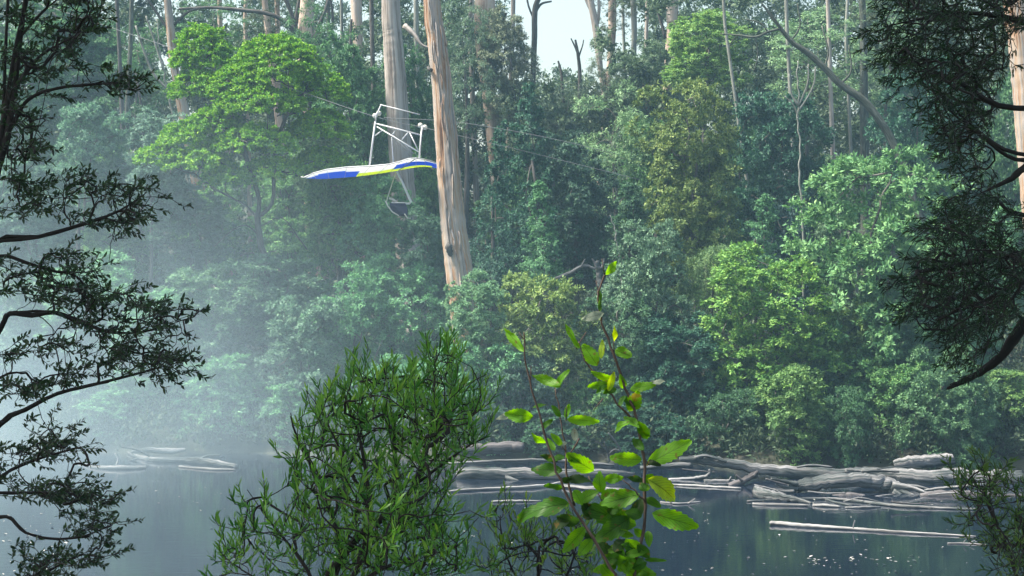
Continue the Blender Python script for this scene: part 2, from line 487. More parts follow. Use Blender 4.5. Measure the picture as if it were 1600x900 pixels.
def crown_lib(kind, seed):
    """crown and limbs in a unit box (x, y in -.5...5, z in 0..1); lobes of different size carry small leafy pads"""
    rng = np.random.default_rng(seed)
    Wn, Hn = dict(bushy=(7, 9), conical=(5, 10), sparse=(7, 9), droop=(5, 7), gum=(12, 13), shrub=(7, 6))[kind]
    C = []; OV = []
    if kind in ('bushy', 'shrub', 'sparse', 'gum'):
        nl = dict(bushy=15, shrub=12, sparse=13, gum=16)[kind]
        for k in range(nl):
            z = .06 + .82 * ((k + rng.uniform(.1, .9)) / nl) ** .9
            pr = math.sqrt(max(.02, 1 - ((z - .36) / .66) ** 2)) if z > .36 else .85 + .15 * z / .36
            th = k * 2.4 + rng.uniform(-.5, .5); rr = .33 * pr * rng.uniform(.45, 1.05)
            c = np.array((math.cos(th) * rr * Wn, math.sin(th) * rr * Wn, z * Hn))
            a = Wn * rng.uniform(.1, .19) * (.75 + .35 * pr); h = a * rng.uniform(.9, 1.7)
            if kind in ('sparse', 'gum'): a *= .8; h = a * rng.uniform(.6, 1.0)
            n = int(dict(bushy=30, shrub=30, sparse=16, gum=13)[kind] * (a / (Wn * .145)) ** 1.6)
            d = nrm(rng.normal(size=(n, 3)) + np.array((0, 0, .35)))
            k2 = rng.uniform(.62, 1.06, (n, 1))
            p = c + d * k2 * np.array((a, a, h)) + rng.normal(size=(n, 3)) * .1
            C.append(p); OV.append(nrm(d + np.array((0, 0, .35))))
    elif kind == 'conical':
        for k in range(210):
            z = 1 - rng.uniform(0, 1) ** .6 * .98; th = rng.uniform(0, 6.283)
            tier = .75 + .35 * math.sin(z * 34 + 2 * math.sin(th + seed))
            rr = .47 * ((1 - z) ** .85 + .04) * tier * rng.uniform(.25, 1) ** .5
            C.append(np.array([[math.cos(th) * rr * Wn, math.sin(th) * rr * Wn, z * Hn * .98]])); OV.append(nrm(np.array([[math.cos(th), math.sin(th), .5]])))
    else:
        for k in range(70):
            z = .45 + .5 * rng.uniform(); th = rng.uniform(0, 6.283); rr = .42 * math.sqrt(max(.02, 1 - ((z - .4) / .6) ** 2)) * rng.uniform(.2, 1) ** .5
            C.append(np.array([[math.cos(th) * rr * Wn, math.sin(th) * rr * Wn, z * Hn]])); OV.append(nrm(np.array([[math.cos(th), math.sin(th), .3]])))
    C = np.concatenate(C); OV = np.concatenate(OV); n = len(C)
    C[:, 2] = np.clip(C[:, 2], .1, Hn * .97); lim = Wn * .5
    rxy = np.linalg.norm(C[:, :2], axis=1); C[:, :2] *= np.minimum(1, lim / np.maximum(rxy, .01))[:, None]
    per, nt_, up, flat, droop, pr0, L0, W0 = dict(
        bushy=(11, 9, .5, .8, .25, .42, .17, .082), shrub=(11, 9, .5, .8, .25, .4, .16, .08), sparse=(9, 8, .3, .7, .5, .5, .18, .06),
        gum=(9, 8, .2, .65, .6, .75, .24, .085), conical=(9, 8, .2, .7, .35, .42, .17, .075), droop=(26, 11, 0, 1, .4, 1.2, .2, .05))[kind]
    prad = pr0 * rng.uniform(.6, 1.45, n)
    if kind == 'conical': prad *= .5 + .8 * (1 - C[:, 2] / Hn)
    mb = MB()
    rhombi(mb, *twig_leaves(mb, rng, C, prad, per, nt_, up, OV, L0, W0, flat=flat, droop=droop, hang=1.0 if kind == 'droop' else 0))
    sc = np.array((Wn, Wn, Hn))
    for k in range(len(mb.V)): mb.V[k] = mb.V[k] / sc
    leaves = mb.mesh(kind + "_crown", M["leaf"])
    trunk = [np.array((math.sin(k * 1.3 + seed) * .04 * k, math.cos(k * 1.7 + seed) * .04 * k, Hn * .8 * k / 8)) for k in range(9)]
    ch, _ = grow([trunk], list(C[::4]), rng, tip_r=.014, wiggle=.07, steps=3)
    lb = MB()
    for p, r in ch:
        if r.max() > .02: tube(lb, p / sc, np.maximum(r, .018) / Wn, 5, cap=False)
    limbs = lb.mesh(kind + "_limbs", M["limb"])
    return leaves, limbs

LIB = {}
for kind, seeds in dict(bushy=(1, 2, 3, 4, 5), conical=(11, 12), sparse=(21, 22, 23), droop=(31,), gum=(41, 42), shrub=(51, 52, 53)).items():
    LIB[kind] = [crown_lib(kind, s) for s in seeds]

_r = random.Random(7)
_use = {}
def forest_tree(cx, top, bot, wpx, D, kind, col, label, name="forest_tree", cat="tree", trunk_mat="dark_bark", tr=.017):
    """tree whose crown fills the pixel box (cx, top..bot, wpx) at distance D; it stands on the far slope"""
    x = (cx - 800) / F * D
    D = max(D, float(shore(x)) + (.2 if kind == 'shrub' else .9 + wpx / F * D * .12))
    pt, pb_ = P(cx, top, D), P(cx, bot, D)
    Wm = wpx / F * D
    gz = float(terrain(pt[0], D))
    zb = max(pb_[2], gz - (.9 if D < float(shore(x)) + 4 else .2))
    Hm = pt[2] - zb
    root = empty(name, (pt[0], D, gz))
    tag(root, label, cat)
    k = _use.get(kind, 0); _use[kind] = k + 1
    lv, lb = LIB[kind][k % len(LIB[kind])]
    rot = _r.uniform(0, 6.28); tilt = (_r.uniform(-.1, .1), _r.uniform(-.12, .12))
    for nm, me in (("crown", lv), ("limbs", lb)):
        o = bpy.data.objects.new(nm, me); COL.objects.link(o); o.parent = root
        o.location = (0, 0, zb - gz); o.rotation_euler = (tilt[0], tilt[1], rot); o.scale = (Wm * 1.06, Wm * 1.06, Hm)
        lf = 1.3 if cx < 760 else 1.0   # left-hand leaf colour raised to stand in for weak light there
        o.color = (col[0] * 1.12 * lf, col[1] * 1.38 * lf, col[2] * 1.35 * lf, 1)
        if nm == "crown": o["kind"] = "stuff"
    h = zb - gz + Hm * .55
    mb = MB(); rng = np.random.default_rng(int(cx * 7 + top))
    zs = np.linspace(-.5, h, 9)
    lean = rng.normal(size=2) * .03
    pts = np.stack((pt[0] + lean[0] * zs * np.sin(zs / max(h, 1) * 3.1), D + lean[1] * zs * np.sin(zs / max(h, 1) * 3.1), gz + zs), -1)
    r0 = max(.05, tr * (Hm + (zb - gz) * .4))
    tube(mb, pts, np.linspace(r0, r0 * .35, 9), 8, .06, rng)
    mb.build("trunk", M[trunk_mat], root)
    return root

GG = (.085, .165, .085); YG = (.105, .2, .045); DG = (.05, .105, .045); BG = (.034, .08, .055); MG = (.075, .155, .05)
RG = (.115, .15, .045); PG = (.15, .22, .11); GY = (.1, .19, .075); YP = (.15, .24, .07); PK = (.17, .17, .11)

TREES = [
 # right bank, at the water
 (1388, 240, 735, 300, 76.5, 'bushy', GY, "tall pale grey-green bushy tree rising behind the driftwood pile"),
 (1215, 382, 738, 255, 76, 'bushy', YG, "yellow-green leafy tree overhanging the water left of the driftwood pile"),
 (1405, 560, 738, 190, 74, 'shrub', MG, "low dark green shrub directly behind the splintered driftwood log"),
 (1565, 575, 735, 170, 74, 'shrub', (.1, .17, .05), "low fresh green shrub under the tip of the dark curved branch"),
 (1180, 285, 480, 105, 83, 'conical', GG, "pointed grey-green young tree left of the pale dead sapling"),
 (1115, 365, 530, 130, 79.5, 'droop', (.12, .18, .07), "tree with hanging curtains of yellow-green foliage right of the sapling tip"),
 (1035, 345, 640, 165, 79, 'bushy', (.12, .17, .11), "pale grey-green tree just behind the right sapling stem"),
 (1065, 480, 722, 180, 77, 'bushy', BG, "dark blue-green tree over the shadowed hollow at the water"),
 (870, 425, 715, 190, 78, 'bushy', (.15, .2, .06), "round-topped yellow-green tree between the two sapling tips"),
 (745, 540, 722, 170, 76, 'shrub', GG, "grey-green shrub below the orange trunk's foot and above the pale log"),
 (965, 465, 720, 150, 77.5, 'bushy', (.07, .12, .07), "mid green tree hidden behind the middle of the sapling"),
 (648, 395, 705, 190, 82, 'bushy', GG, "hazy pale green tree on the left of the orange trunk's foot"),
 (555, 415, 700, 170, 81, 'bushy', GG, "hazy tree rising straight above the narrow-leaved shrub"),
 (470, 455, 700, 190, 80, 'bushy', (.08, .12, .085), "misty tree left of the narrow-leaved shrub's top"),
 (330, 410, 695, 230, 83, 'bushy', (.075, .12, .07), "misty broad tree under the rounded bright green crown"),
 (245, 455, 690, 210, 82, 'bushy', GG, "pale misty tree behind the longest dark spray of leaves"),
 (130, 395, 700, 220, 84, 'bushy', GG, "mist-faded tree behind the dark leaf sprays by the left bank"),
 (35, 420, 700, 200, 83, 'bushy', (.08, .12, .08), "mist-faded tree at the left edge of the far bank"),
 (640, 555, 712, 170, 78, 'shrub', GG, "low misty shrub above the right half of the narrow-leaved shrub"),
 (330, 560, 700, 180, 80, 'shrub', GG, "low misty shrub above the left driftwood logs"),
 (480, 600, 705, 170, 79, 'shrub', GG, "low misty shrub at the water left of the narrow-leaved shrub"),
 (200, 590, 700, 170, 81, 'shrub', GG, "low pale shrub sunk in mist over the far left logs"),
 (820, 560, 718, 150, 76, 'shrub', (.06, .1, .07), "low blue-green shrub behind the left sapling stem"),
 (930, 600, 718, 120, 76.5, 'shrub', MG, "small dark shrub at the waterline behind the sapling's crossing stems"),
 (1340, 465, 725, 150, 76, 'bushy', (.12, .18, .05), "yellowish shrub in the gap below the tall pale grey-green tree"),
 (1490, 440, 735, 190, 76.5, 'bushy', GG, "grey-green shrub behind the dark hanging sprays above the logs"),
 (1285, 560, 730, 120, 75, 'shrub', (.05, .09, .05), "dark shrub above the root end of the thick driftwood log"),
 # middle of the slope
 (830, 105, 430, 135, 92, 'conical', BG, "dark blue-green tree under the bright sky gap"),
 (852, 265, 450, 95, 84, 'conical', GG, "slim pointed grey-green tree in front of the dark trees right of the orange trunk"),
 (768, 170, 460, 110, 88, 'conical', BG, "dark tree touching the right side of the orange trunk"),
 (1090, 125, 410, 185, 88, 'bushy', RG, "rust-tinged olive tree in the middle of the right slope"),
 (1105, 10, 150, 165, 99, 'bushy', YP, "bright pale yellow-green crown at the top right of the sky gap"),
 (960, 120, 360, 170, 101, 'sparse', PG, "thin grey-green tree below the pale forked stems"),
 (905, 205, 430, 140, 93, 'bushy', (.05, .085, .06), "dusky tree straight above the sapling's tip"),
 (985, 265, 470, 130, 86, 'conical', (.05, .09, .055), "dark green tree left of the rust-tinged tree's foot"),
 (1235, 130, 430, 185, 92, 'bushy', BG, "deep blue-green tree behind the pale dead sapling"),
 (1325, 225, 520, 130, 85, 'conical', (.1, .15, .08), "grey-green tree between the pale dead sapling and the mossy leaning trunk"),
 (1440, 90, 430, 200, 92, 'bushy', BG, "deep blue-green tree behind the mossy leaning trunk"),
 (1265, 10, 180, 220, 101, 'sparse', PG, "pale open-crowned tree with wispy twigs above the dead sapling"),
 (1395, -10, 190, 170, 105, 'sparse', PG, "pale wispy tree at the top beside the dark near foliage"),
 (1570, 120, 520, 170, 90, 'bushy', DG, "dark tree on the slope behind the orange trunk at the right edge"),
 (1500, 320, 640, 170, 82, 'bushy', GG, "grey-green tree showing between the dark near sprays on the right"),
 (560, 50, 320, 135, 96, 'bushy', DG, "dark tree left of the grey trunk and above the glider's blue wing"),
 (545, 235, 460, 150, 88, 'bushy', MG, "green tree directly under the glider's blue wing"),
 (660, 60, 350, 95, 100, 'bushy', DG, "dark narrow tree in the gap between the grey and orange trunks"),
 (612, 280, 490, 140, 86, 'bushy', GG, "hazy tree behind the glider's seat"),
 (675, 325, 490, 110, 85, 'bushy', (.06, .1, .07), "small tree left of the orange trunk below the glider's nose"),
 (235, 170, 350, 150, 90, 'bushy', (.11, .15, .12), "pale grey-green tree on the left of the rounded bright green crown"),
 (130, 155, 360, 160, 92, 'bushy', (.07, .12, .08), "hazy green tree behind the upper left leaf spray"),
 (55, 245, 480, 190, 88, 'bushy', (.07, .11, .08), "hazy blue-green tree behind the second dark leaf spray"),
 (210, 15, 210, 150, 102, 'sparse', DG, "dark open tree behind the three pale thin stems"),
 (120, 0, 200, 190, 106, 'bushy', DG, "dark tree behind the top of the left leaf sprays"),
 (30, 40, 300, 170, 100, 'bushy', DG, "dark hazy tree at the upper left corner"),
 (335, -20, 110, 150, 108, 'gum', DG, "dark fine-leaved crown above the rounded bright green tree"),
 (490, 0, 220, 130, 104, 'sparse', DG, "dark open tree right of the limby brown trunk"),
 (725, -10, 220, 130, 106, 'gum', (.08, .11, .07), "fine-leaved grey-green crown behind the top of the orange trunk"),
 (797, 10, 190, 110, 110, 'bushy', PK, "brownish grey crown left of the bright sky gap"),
 (945, 55, 190, 100, 114, 'sparse', (.13, .15, .09), "small thin crown on the right of the bright sky gap"),
 (1015, 60, 220, 130, 110, 'bushy', (.1, .14, .08), "grey-green crown below the pale straight trunk"),
 (872, 125, 260, 110, 107, 'sparse', (.07, .09, .06), "low thin tree at the bottom of the bright sky gap"),
 (450, 395, 560, 190, 84, 'bushy', (.07, .11, .07), "hazy tree at the foot of the rounded green tree's dark forked trunk"),
 (1240, 320, 530, 120, 86, 'bushy', (.03, .055, .055), "shadowy tree at the foot of the pale dead sapling"),
 (742, 425, 600, 130, 77.6, 'bushy', (.09, .15, .08), "grey-green tree whose top hides the foot of the orange trunk"),
 (300, 290, 440, 170, 92, 'bushy', (.06, .1, .065), "shaded tree below the left shoulder of the rounded green crown"),
 (505, 180, 330, 120, 90, 'bushy', (.06, .1, .05), "shaded tree between the rounded green crown and the glider's wing tip"),
 (655, 225, 440, 110, 99, 'bushy', MG, "dim tree framed by the grey and orange trunks below the glider's wing"),
 (450, 215, 440, 160, 98, 'bushy', MG, "dim tree just right of the rounded green tree's dark fork"),
 (335, 280, 460, 150, 98, 'bushy', MG, "dim tree left of the rounded green tree's dark trunk"),
 (800, 255, 450, 120, 98, 'bushy', DG, "dim tree between the orange trunk and the slim pointed tree"),
 (1150, 190, 440, 140, 98, 'bushy', DG, "dim tree between the rust-tinged tree and the pale dead sapling"),
 (1020, 180, 430, 140, 105, 'bushy', MG, "dim tree behind the left edge of the rust-tinged tree"),
 (180, 230, 440, 160, 98, 'bushy', MG, "dim tree in mist below the three pale thin stems"),
 (590, 140, 400, 130, 104, 'bushy', DG, "dim tree behind the base of the thick grey trunk"),
 (1130, 610, 735, 130, 73, 'shrub', (.05, .095, .05), "low dark shrub at the water left of the yellow-green tree's foot"),
 (1235, 575, 745, 190, 72.5, 'shrub', (.085, .15, .045), "green shrub under the yellow-green tree hanging over the long smooth grey log"),
 (1450, 540, 742, 170, 72, 'shrub', (.07, .13, .06), "green shrub in the middle of the bank behind the splintered thick log"),
 (1325, 610, 742, 110, 71.5, 'shrub', (.05, .1, .05), "dark low shrub above the splintered end of the thick log"),
 (1500, 600, 742, 150, 71, 'shrub', (.07, .13, .06), "low shrub above the short log with a cut end"),
 (1000, 630, 725, 150, 74, 'shrub', (.04, .085, .06), "low blue-green shrub behind the main sapling stem at the waterline"),
 (885, 640, 722, 150, 75, 'shrub', (.05, .1, .06), "low shrub at the waterline behind the second sapling stem"),
 (590, 610, 712, 160, 78, 'shrub', GG, "low misty shrub hidden by the top of the narrow-leaved shrub"),
]
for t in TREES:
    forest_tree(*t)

# the far wood behind them reads as one mass
def far_wood():
    rng = np.random.default_rng(77)
    mb = MB()
    spots = []
    for cx in np.arange(-120, 1740, 46):
        for D in (112, 126, 142, 160, 185):
            c = cx + rng.uniform(-20, 20); top = rng.uniform(-140, 70)
            if 775 < c < 1010: top = rng.uniform(110, 175)
            if 430 < c < 610 or 1240 < c < 1310 or 150 < c < 200: top += 70
            spots.append((c, top, D + rng.uniform(-6, 6)))
    for c, top, D in spots:
        pt = P(c, top, D); gz = float(terrain(pt[0], D)); H = max(4, pt[2] - gz)
        Wd = rng.uniform(3.6, 6.0); n = 40
        z = gz + H * rng.uniform(0, 1, n)
        th = rng.uniform(0, 6.28, n); rr = Wd * .5 * rng.uniform(.1, 1, n)
        C = np.stack((pt[0] + rr * np.cos(th), D + rr * np.sin(th), z), -1)
        ov = nrm(np.stack((np.cos(th), np.sin(th), np.full(n, .4)), -1))
        rhombi(mb, *twig_leaves(mb, rng, C, rng.uniform(.8, 1.7, n), 11, 11, .3, ov, .36, .16, flat=.7, droop=.3))
    o = mb.build("far_forest", M["leaf"])
    o.color = (.055, .1, .05, 1)
    tag(o, "dense hazy wood closing the slope behind the tall trunks", "forest", kind="stuff")
far_wood()

def ground_cover():
    rng = np.random.default_rng(5)
    n = 11000
    x = rng.uniform(-42, 42, n); y = shore(x) + rng.uniform(0, 1, n) ** 1.2 * 42 + .1
    C = np.stack((x, y, terrain(x, y) + rng.uniform(0, .25, n)), -1)
    mb = MB()
    rhombi(mb, *twig_leaves(mb, rng, C, rng.uniform(.6, 2.0, n), 5, 6, .8, np.tile((0, 0, 1.), (n, 1)), .27, .1, flat=1, droop=.2))
    o = mb.build("undergrowth", M["leaf"]); o.color = (.05, .085, .045, 1)
    tag(o, "low ferny undergrowth covering the far bank beneath the trees", "undergrowth", kind="stuff")
ground_cover()

# ------------------------------------------------------------------ rounded bright green tree
def rounded_tree():
    rng = np.random.default_rng(91)
    D = 86.0
    caps = [  # pixel centre of the base, half width, height, depth offset of overlapping domed tiers
        (315, 102, 47, 62, 1.2), (308, 152, 42, 45, .4), (430, 128, 74, 70, 0), (490, 156, 54, 52, .4), (372, 150, 48, 48, -.6), (405, 176, 72, 40, -1.2),
        (335, 205, 44, 36, -1.0), (295, 226, 42, 34, -1.0), (252, 256, 40, 30, -.8), (310, 264, 54, 36, -1.5), (400, 236, 62, 40, -1.9), (500, 216, 48, 44, -.4), (502, 268, 42, 34, -.2), (430, 276, 52, 28, -1.6), (355, 288, 42, 24, -1.5)]
    pads = []; outs = []
    for cx, cy_, hw, hh, dd in caps:
        for _ in range(int(hw * hh / 10)):
            a = rng.uniform(0, 2 * math.pi); e = math.asin(rng.uniform(-.06, 1))
            dx, dy, dz = math.cos(a) * math.cos(e), math.sin(a) * math.cos(e), math.sin(e)
            k = rng.uniform(.86, 1.0) * (1 + .06 * math.sin(5 * a + cx) + .04 * math.sin(11 * a + cy_))
            p = P(cx + dx * hw * k, cy_ - dz * hh * k, D + dd + dy * hw / F * D * k)
            pads.append(p); outs.append((dx * .6, dy * .6, .5 + dz * .5))
    C = np.array(pads); outv = nrm(np.array(outs))
    base = P(417, 430, D); gz = float(terrain(base[0], D)); 
    root = empty("rounded_tree", (base[0], D, gz))
    tag(root, "broad tree with domed tiers of bright green foliage and a dark forked trunk", "tree")
    mb = MB()
    rhombi(mb, *twig_leaves(mb, rng, C, rng.uniform(.2, .36, len(C)), 8, 8, .5, outv, .13, .08, flat=.5, droop=.05, nup=1.6))
    o = mb.build("crown", M["leaf"], root); o.color = (.12, .32, .03, 1); o["kind"] = "stuff"
    def pp(l, dd=0): return np.array([P(a, b, D - 1.2 + dd) for a, b in l])
    trunk = np.vstack(((base[0], D - 1.2, gz - .3), pp([(417, 425), (408, 385), (402, 340)])))
    axes = [smooth_path(trunk, 3)] + [smooth_path(pp(l), 3) for l in (
        [(402, 340), (385, 322), (360, 308), (330, 292)], [(402, 340), (405, 310), (392, 270), (380, 230)], [(402, 340), (425, 318), (428, 270), (432, 220)],
        [(408, 372), (385, 352), (360, 362), (335, 385)], [(405, 355), (440, 340), (465, 370), (480, 390)], [(415, 415), (395, 395), (375, 400)],
        [(380, 230), (340, 180), (330, 130)], [(432, 220), (450, 170), (450, 120)])]
    ch, _ = grow(axes, list(C[::16] - outv[::16] * .3), rng, tip_r=.02, wiggle=.08, steps=4)
    lb = MB()
    for p, r in ch: tube(lb, p, np.minimum(np.maximum(r * 1.05, .03), .36), 7, .05, rng, cap=False)
    lb.build("trunk", M["dark_bark"], root)
rounded_tree()

# ------------------------------------------------------------------ tall gum trunks
def gum(pts, D, mat, label, top_z=None, crown=None, limbs=(), sides=24, name="gum_tree", col=(.07, .1, .05), flute=.012):
    """pts: (px, py, width px) down the visible trunk; continued to the ground and upwards out of the frame"""
    rng = np.random.default_rng(int(sum(p[0] + p[1] for p in pts)))
    p3 = [np.append(P(a, b, D), c / 2 / F * D) for a, b, c in pts]
    top, bot = p3[0], p3[-1]
    if top_z and top[2] < top_z:
        s = (top_z - top[2]); dr = (p3[0] - p3[1]) / max(p3[0][2] - p3[1][2], .1)
        q = top.copy(); q[0] += dr[0] * s * .5; q[2] = top_z; q[3] = top[3] * .45
        p3.insert(0, q)
    dr = (p3[-1] - p3[-2]) / max(p3[-2][2] - p3[-1][2], .1)
    gz = float(terrain(bot[0], D))
    if bot[2] > gz - .3:
        s = bot[2] - (gz - .4)
        q = bot + dr * s; q[2] = gz - .4; q[3] = bot[3] * (1.12 + .01 * s)
        q[0] = bot[0] + np.clip(dr[0], -.3, .3) * s
        p3.append(q)
    path = smooth_path(np.array(p3[::-1]), 14)
    if name in ('bare_sapling', 'dead_sapling'):
        path[:, 3] *= .45; q = np.arange(len(path)); path[:, 0] += .05 * np.sin(q * .4 + D) + .03 * np.sin(q * 1.3)
    root = empty(name, (path[0, 0], D, gz))
    tag(root, label, "tree")
    mb = MB()
    tube(mb, path[:, :3], np.maximum(path[:, 3], .01), sides, .012, rng, flute=flute)
    mb.build("trunk", M[mat], root)
    for l in limbs:
        a = smooth_path(np.array([np.append(P(x, y, D + dd), w / 2 / F * D) for x, y, w, dd in l]), 5)
        mb = MB(); tube(mb, a[:, :3], np.maximum(a[:, 3], .012), 7, .05, rng); mb.build("limb", M["dark_bark"] if mat in ("pink_bark", "orange_bark") else M[mat], root)
    if crown:
        lv, lb = LIB['gum'][len(bpy.data.objects) % 2]
        cw, chh = crown[0] * .6, crown[1] * .6
        tp = path[-1]
        for nm, me in (("crown", lv), ("crown_limbs", lb)):
            o = bpy.data.objects.new(nm, me); COL.objects.link(o); o.parent = root
            o.location = (tp[0] - path[0, 0], 0, tp[2] - gz - chh * .72); o.scale = (cw, cw, chh); o.rotation_euler = (0, 0, rng.uniform(0, 6)); o.color = (*col, 1)
            if nm == "crown": o["kind"] = "stuff"
    return root

hero = gum([(674, -10, 26), (682, 60, 29), (690, 130, 31), (698, 230, 35), (705, 320, 38), (713, 390, 41), (723, 462, 45)], 80, "orange_bark",
    "tall straight orange-streaked gum trunk in front of the glider's wing tip", 34, (10, 11), sides=40, flute=.018)
# burl on the hero trunk
def burl():
    rng = np.random.default_rng(3); mb = MB()
    c = [P(700, 379, 79.35), P(702, 390, 79.25), P(704, 401, 79.3)]
    tube(mb, smooth_path(np.array(c), 4), [.04, .1, .15, .17, .2, .17, .13, .1, .04], 9, .16, rng); mb.build("burl", M["dark_bark"], hero)
    mb = MB(); c = [P(669, 105, 80), P(671, 108, 79.6), P(675, 110, 79.5)]
    tube(mb, np.array(c), [.06, .12, .08], 7, .1, rng); mb.build("knot", M["dark_bark"], hero)
burl()
def bark_strips():
    rng = np.random.default_rng(31)
    for k in range(30):
        y0 = rng.uniform(-5, 400); y1 = y0 + rng.uniform(25, 120)
        off = rng.uniform(-.48, .48); pts = []
        for t in np.linspace(0, 1, 8):
            y = y0 + (y1 - y0) * t
            xc = np.interp(y, [-10, 60, 130, 230, 320, 390, 462], [674, 682, 690, 698, 705, 713, 723]); wd = np.interp(y, [-10, 130, 320, 462], [26, 31, 38, 45])
            dep = 80 - math.sqrt(max(.0, .25 - off * off)) * wd / F * 80 - .02 - .05 * t * t * rng.uniform(0, 1)
            pts.append(P(xc + off * wd + 1.2 * math.sin(t * 5 + k), y, dep))
        mb = MB(); tube(mb, np.array(pts), np.concatenate(([.01], rng.uniform(.02, .055, 6), [.012])), 5, .1, rng); mb.build("bark_strip", M[("pink_bark", "orange_bark", "grey_bark")[k % 3]], hero)
bark_strips()
gum([(610, -10, 28), (614, 60, 31), (618, 120, 33), (622, 190, 35), (627, 260, 37), (633, 335, 38)], 95, "grey_bark",
    "thick smooth grey gum trunk behind the hang glider", 40, (12, 12), sides=36,
    limbs=[[(632, 40, 10, -.5), (648, 55, 7, -.8), (662, 72, 4, -1), (690, 75, 3, -1)]])
gum([(757, -10, 32), (757, 60, 30), (760, 110, 24), (766, 165, 22)], 112, "pink_bark", "shaggy pinkish trunk at the top right of the orange trunk", 36, (9, 10),
    limbs=[[(770, 120, 14, .3), (776, 70, 9, .4), (790, 20, 6, .4)]])
gum([(480, -10, 20), (479, 40, 26), (480, 85, 32), (484, 160, 30)], 106, "pink_bark", "limby brown trunk with dark arching branches above the rounded green crown", 34, (10, 10),
    limbs=[[(468, 70, 9, -.5), (450, 38, 8, -.8), (420, 22, 7, -1), (380, 16, 6, -1), (330, 12, 5, -1), (280, 14, 4, -1)], [(466, 62, 8, -.4), (455, 20, 7, -.5), (440, -15, 6, -.6)],
           [(490, 60, 8, -.4), (505, 25, 6, -.5), (520, -20, 5, -.5)], [(466, 80, 8, .2), (462, 40, 7, .2), (470, -15, 5, .2)], [(495, 70, 6, 0), (512, 62, 5, 0), (520, 30, 4, 0), (515, -10, 3, 0)]])
gum([(261, -10, 10), (266, 40, 13), (270, 90, 12), (282, 150, 16), (291, 195, 18)], 101, "orange_bark", "slim orange trunk rising behind the left shoulder of the rounded green crown", 30, (8, 9),
    limbs=[[(262, 45, 5, 0), (245, 20, 4, 0), (225, -10, 3, 0)], [(270, 40, 5, 0), (295, 18, 4, 0), (320, 12, 3, 0)]])
gum([(412, -10, 9), (418, 40, 10), (424, 90, 11)], 109, "pink_bark", "short visible brown stem left of the limby trunk", 28, (7, 8))
gum([(432, -10, 7), (434, 40, 8), (434, 90, 8)], 110, "pink_bark", "thin brown stem close beside the limby trunk", 26)
gum([(556, -10, 17), (558, 35, 17), (561, 110, 16)], 118, "pink_bark", "distant brown trunk showing left of the grey trunk's top", 30)
gum([(845, -10, 8), (836, 15, 9), (835, 60, 9), (833, 110, 9)], 113, "dark_bark", "dark slender trunk at the left edge of the bright sky gap", 28, None,
    limbs=[[(836, 20, 5, 0), (846, 6, 4, 0), (862, 2, 3, 0)], [(834, 30, 4, 0), (826, 10, 3, 0), (822, -10, 3, 0)]])
gum([(899, 62, 3), (903, 85, 5), (906, 120, 6), (904, 190, 6)], 111, "dark_bark", "thin dark stem with a small tuft inside the bright sky gap", None, None,
    limbs=[[(903, 85, 3, 0), (897, 70, 2.5, 0), (892, 60, 2, 0)], [(904, 90, 3, 0), (910, 72, 2, 0), (912, 62, 2, 0)]])
gum([(872, 95, 3), (877, 115, 4), (881, 165, 5)], 110.5, "dark_bark", "short dark stem at the foot of the bright sky gap", None, None)
gum([(921, -10, 10), (930, 40, 11), (936, 90, 10), (943, 142, 8)], 116, "grey_bark", "pale forked stem right of the bright sky gap", 32, None,
    limbs=[[(932, 42, 6, 0), (936, 15, 5, 0), (934, -15, 4, 0)], [(925, 20, 5, 0), (915, 0, 4, 0), (910, -15, 3, 0)]])
gum([(957, -10, 13), (956, 60, 12), (950, 130, 9)], 119, "pink_bark", "hazy brown trunk between the pale forked stem and the pale straight trunk", 30, (7, 8))
gum([(989, -10, 9), (991, 50, 9), (989, 112, 9)], 120, "pale_bark", "straight pale trunk with a dark scar right of the sky gap", 32, (7, 8))
gum([(973, -10, 4), (974, 50, 5), (976, 90, 5)], 122, "pale_bark", "very thin pale trunk left of the straight pale trunk", 26)
gum([(1050, -10, 20), (1050, 30, 17), (1047, 80, 15)], 113, "pink_bark", "brown trunk left of the bright pale yellow-green crown", 32, (8, 9),
    limbs=[[(1040, 60, 6, 0), (1030, 25, 5, 0), (1018, -10, 4, 0)]])
gum([(1190, 5, 3), (1207, 27, 5), (1236, 64, 7), (1262, 82, 9), (1288, 106, 10), (1313, 132, 11), (1350, 158, 12), (1384, 202, 12), (1406, 247, 13), (1425, 300, 14)], 89, "moss_bark",
    "mossy dark trunk leaning steeply to the left", None, None, name="leaning_tree", sides=14, flute=.05,
    limbs=[[(1222, 44, 4, 0), (1200, 50, 4, 0), (1180, 58, 4, 0), (1152, 55, 3, 0), (1125, 53, 2, 0)], [(1200, 50, 3, 0), (1188, 36, 2.5, 0), (1165, 30, 1.5, 0)],
           [(1288, 106, 4, 0), (1294, 80, 3, 0), (1284, 40, 2, 0)], [(1180, 58, 2.5, 0), (1184, 85, 2, 0), (1178, 112, 1.5, 0)], [(1152, 55, 2.5, 0), (1140, 72, 2, 0), (1142, 95, 1.2, 0)], [(1313, 132, 4, 0), (1330, 110, 3, 0), (1326, 70, 2, 0)], [(1236, 64, 3, 0), (1250, 40, 2.5, 0), (1246, 5, 2, 0)]])
gum([(1347, -10, 10), (1349, 60, 11), (1350, 150, 13)], 103, "moss_bark", "grey upright trunk behind the mossy leaning trunk", 28, (7, 8))
gum([(1586, -20, 40), (1596, 60, 41), (1606, 160, 43), (1616, 280, 45), (1630, 420, 48)], 80, "orange_bark", "pale orange gum trunk at the right edge behind dark foliage", 36, (9, 10), sides=36, flute=.018)
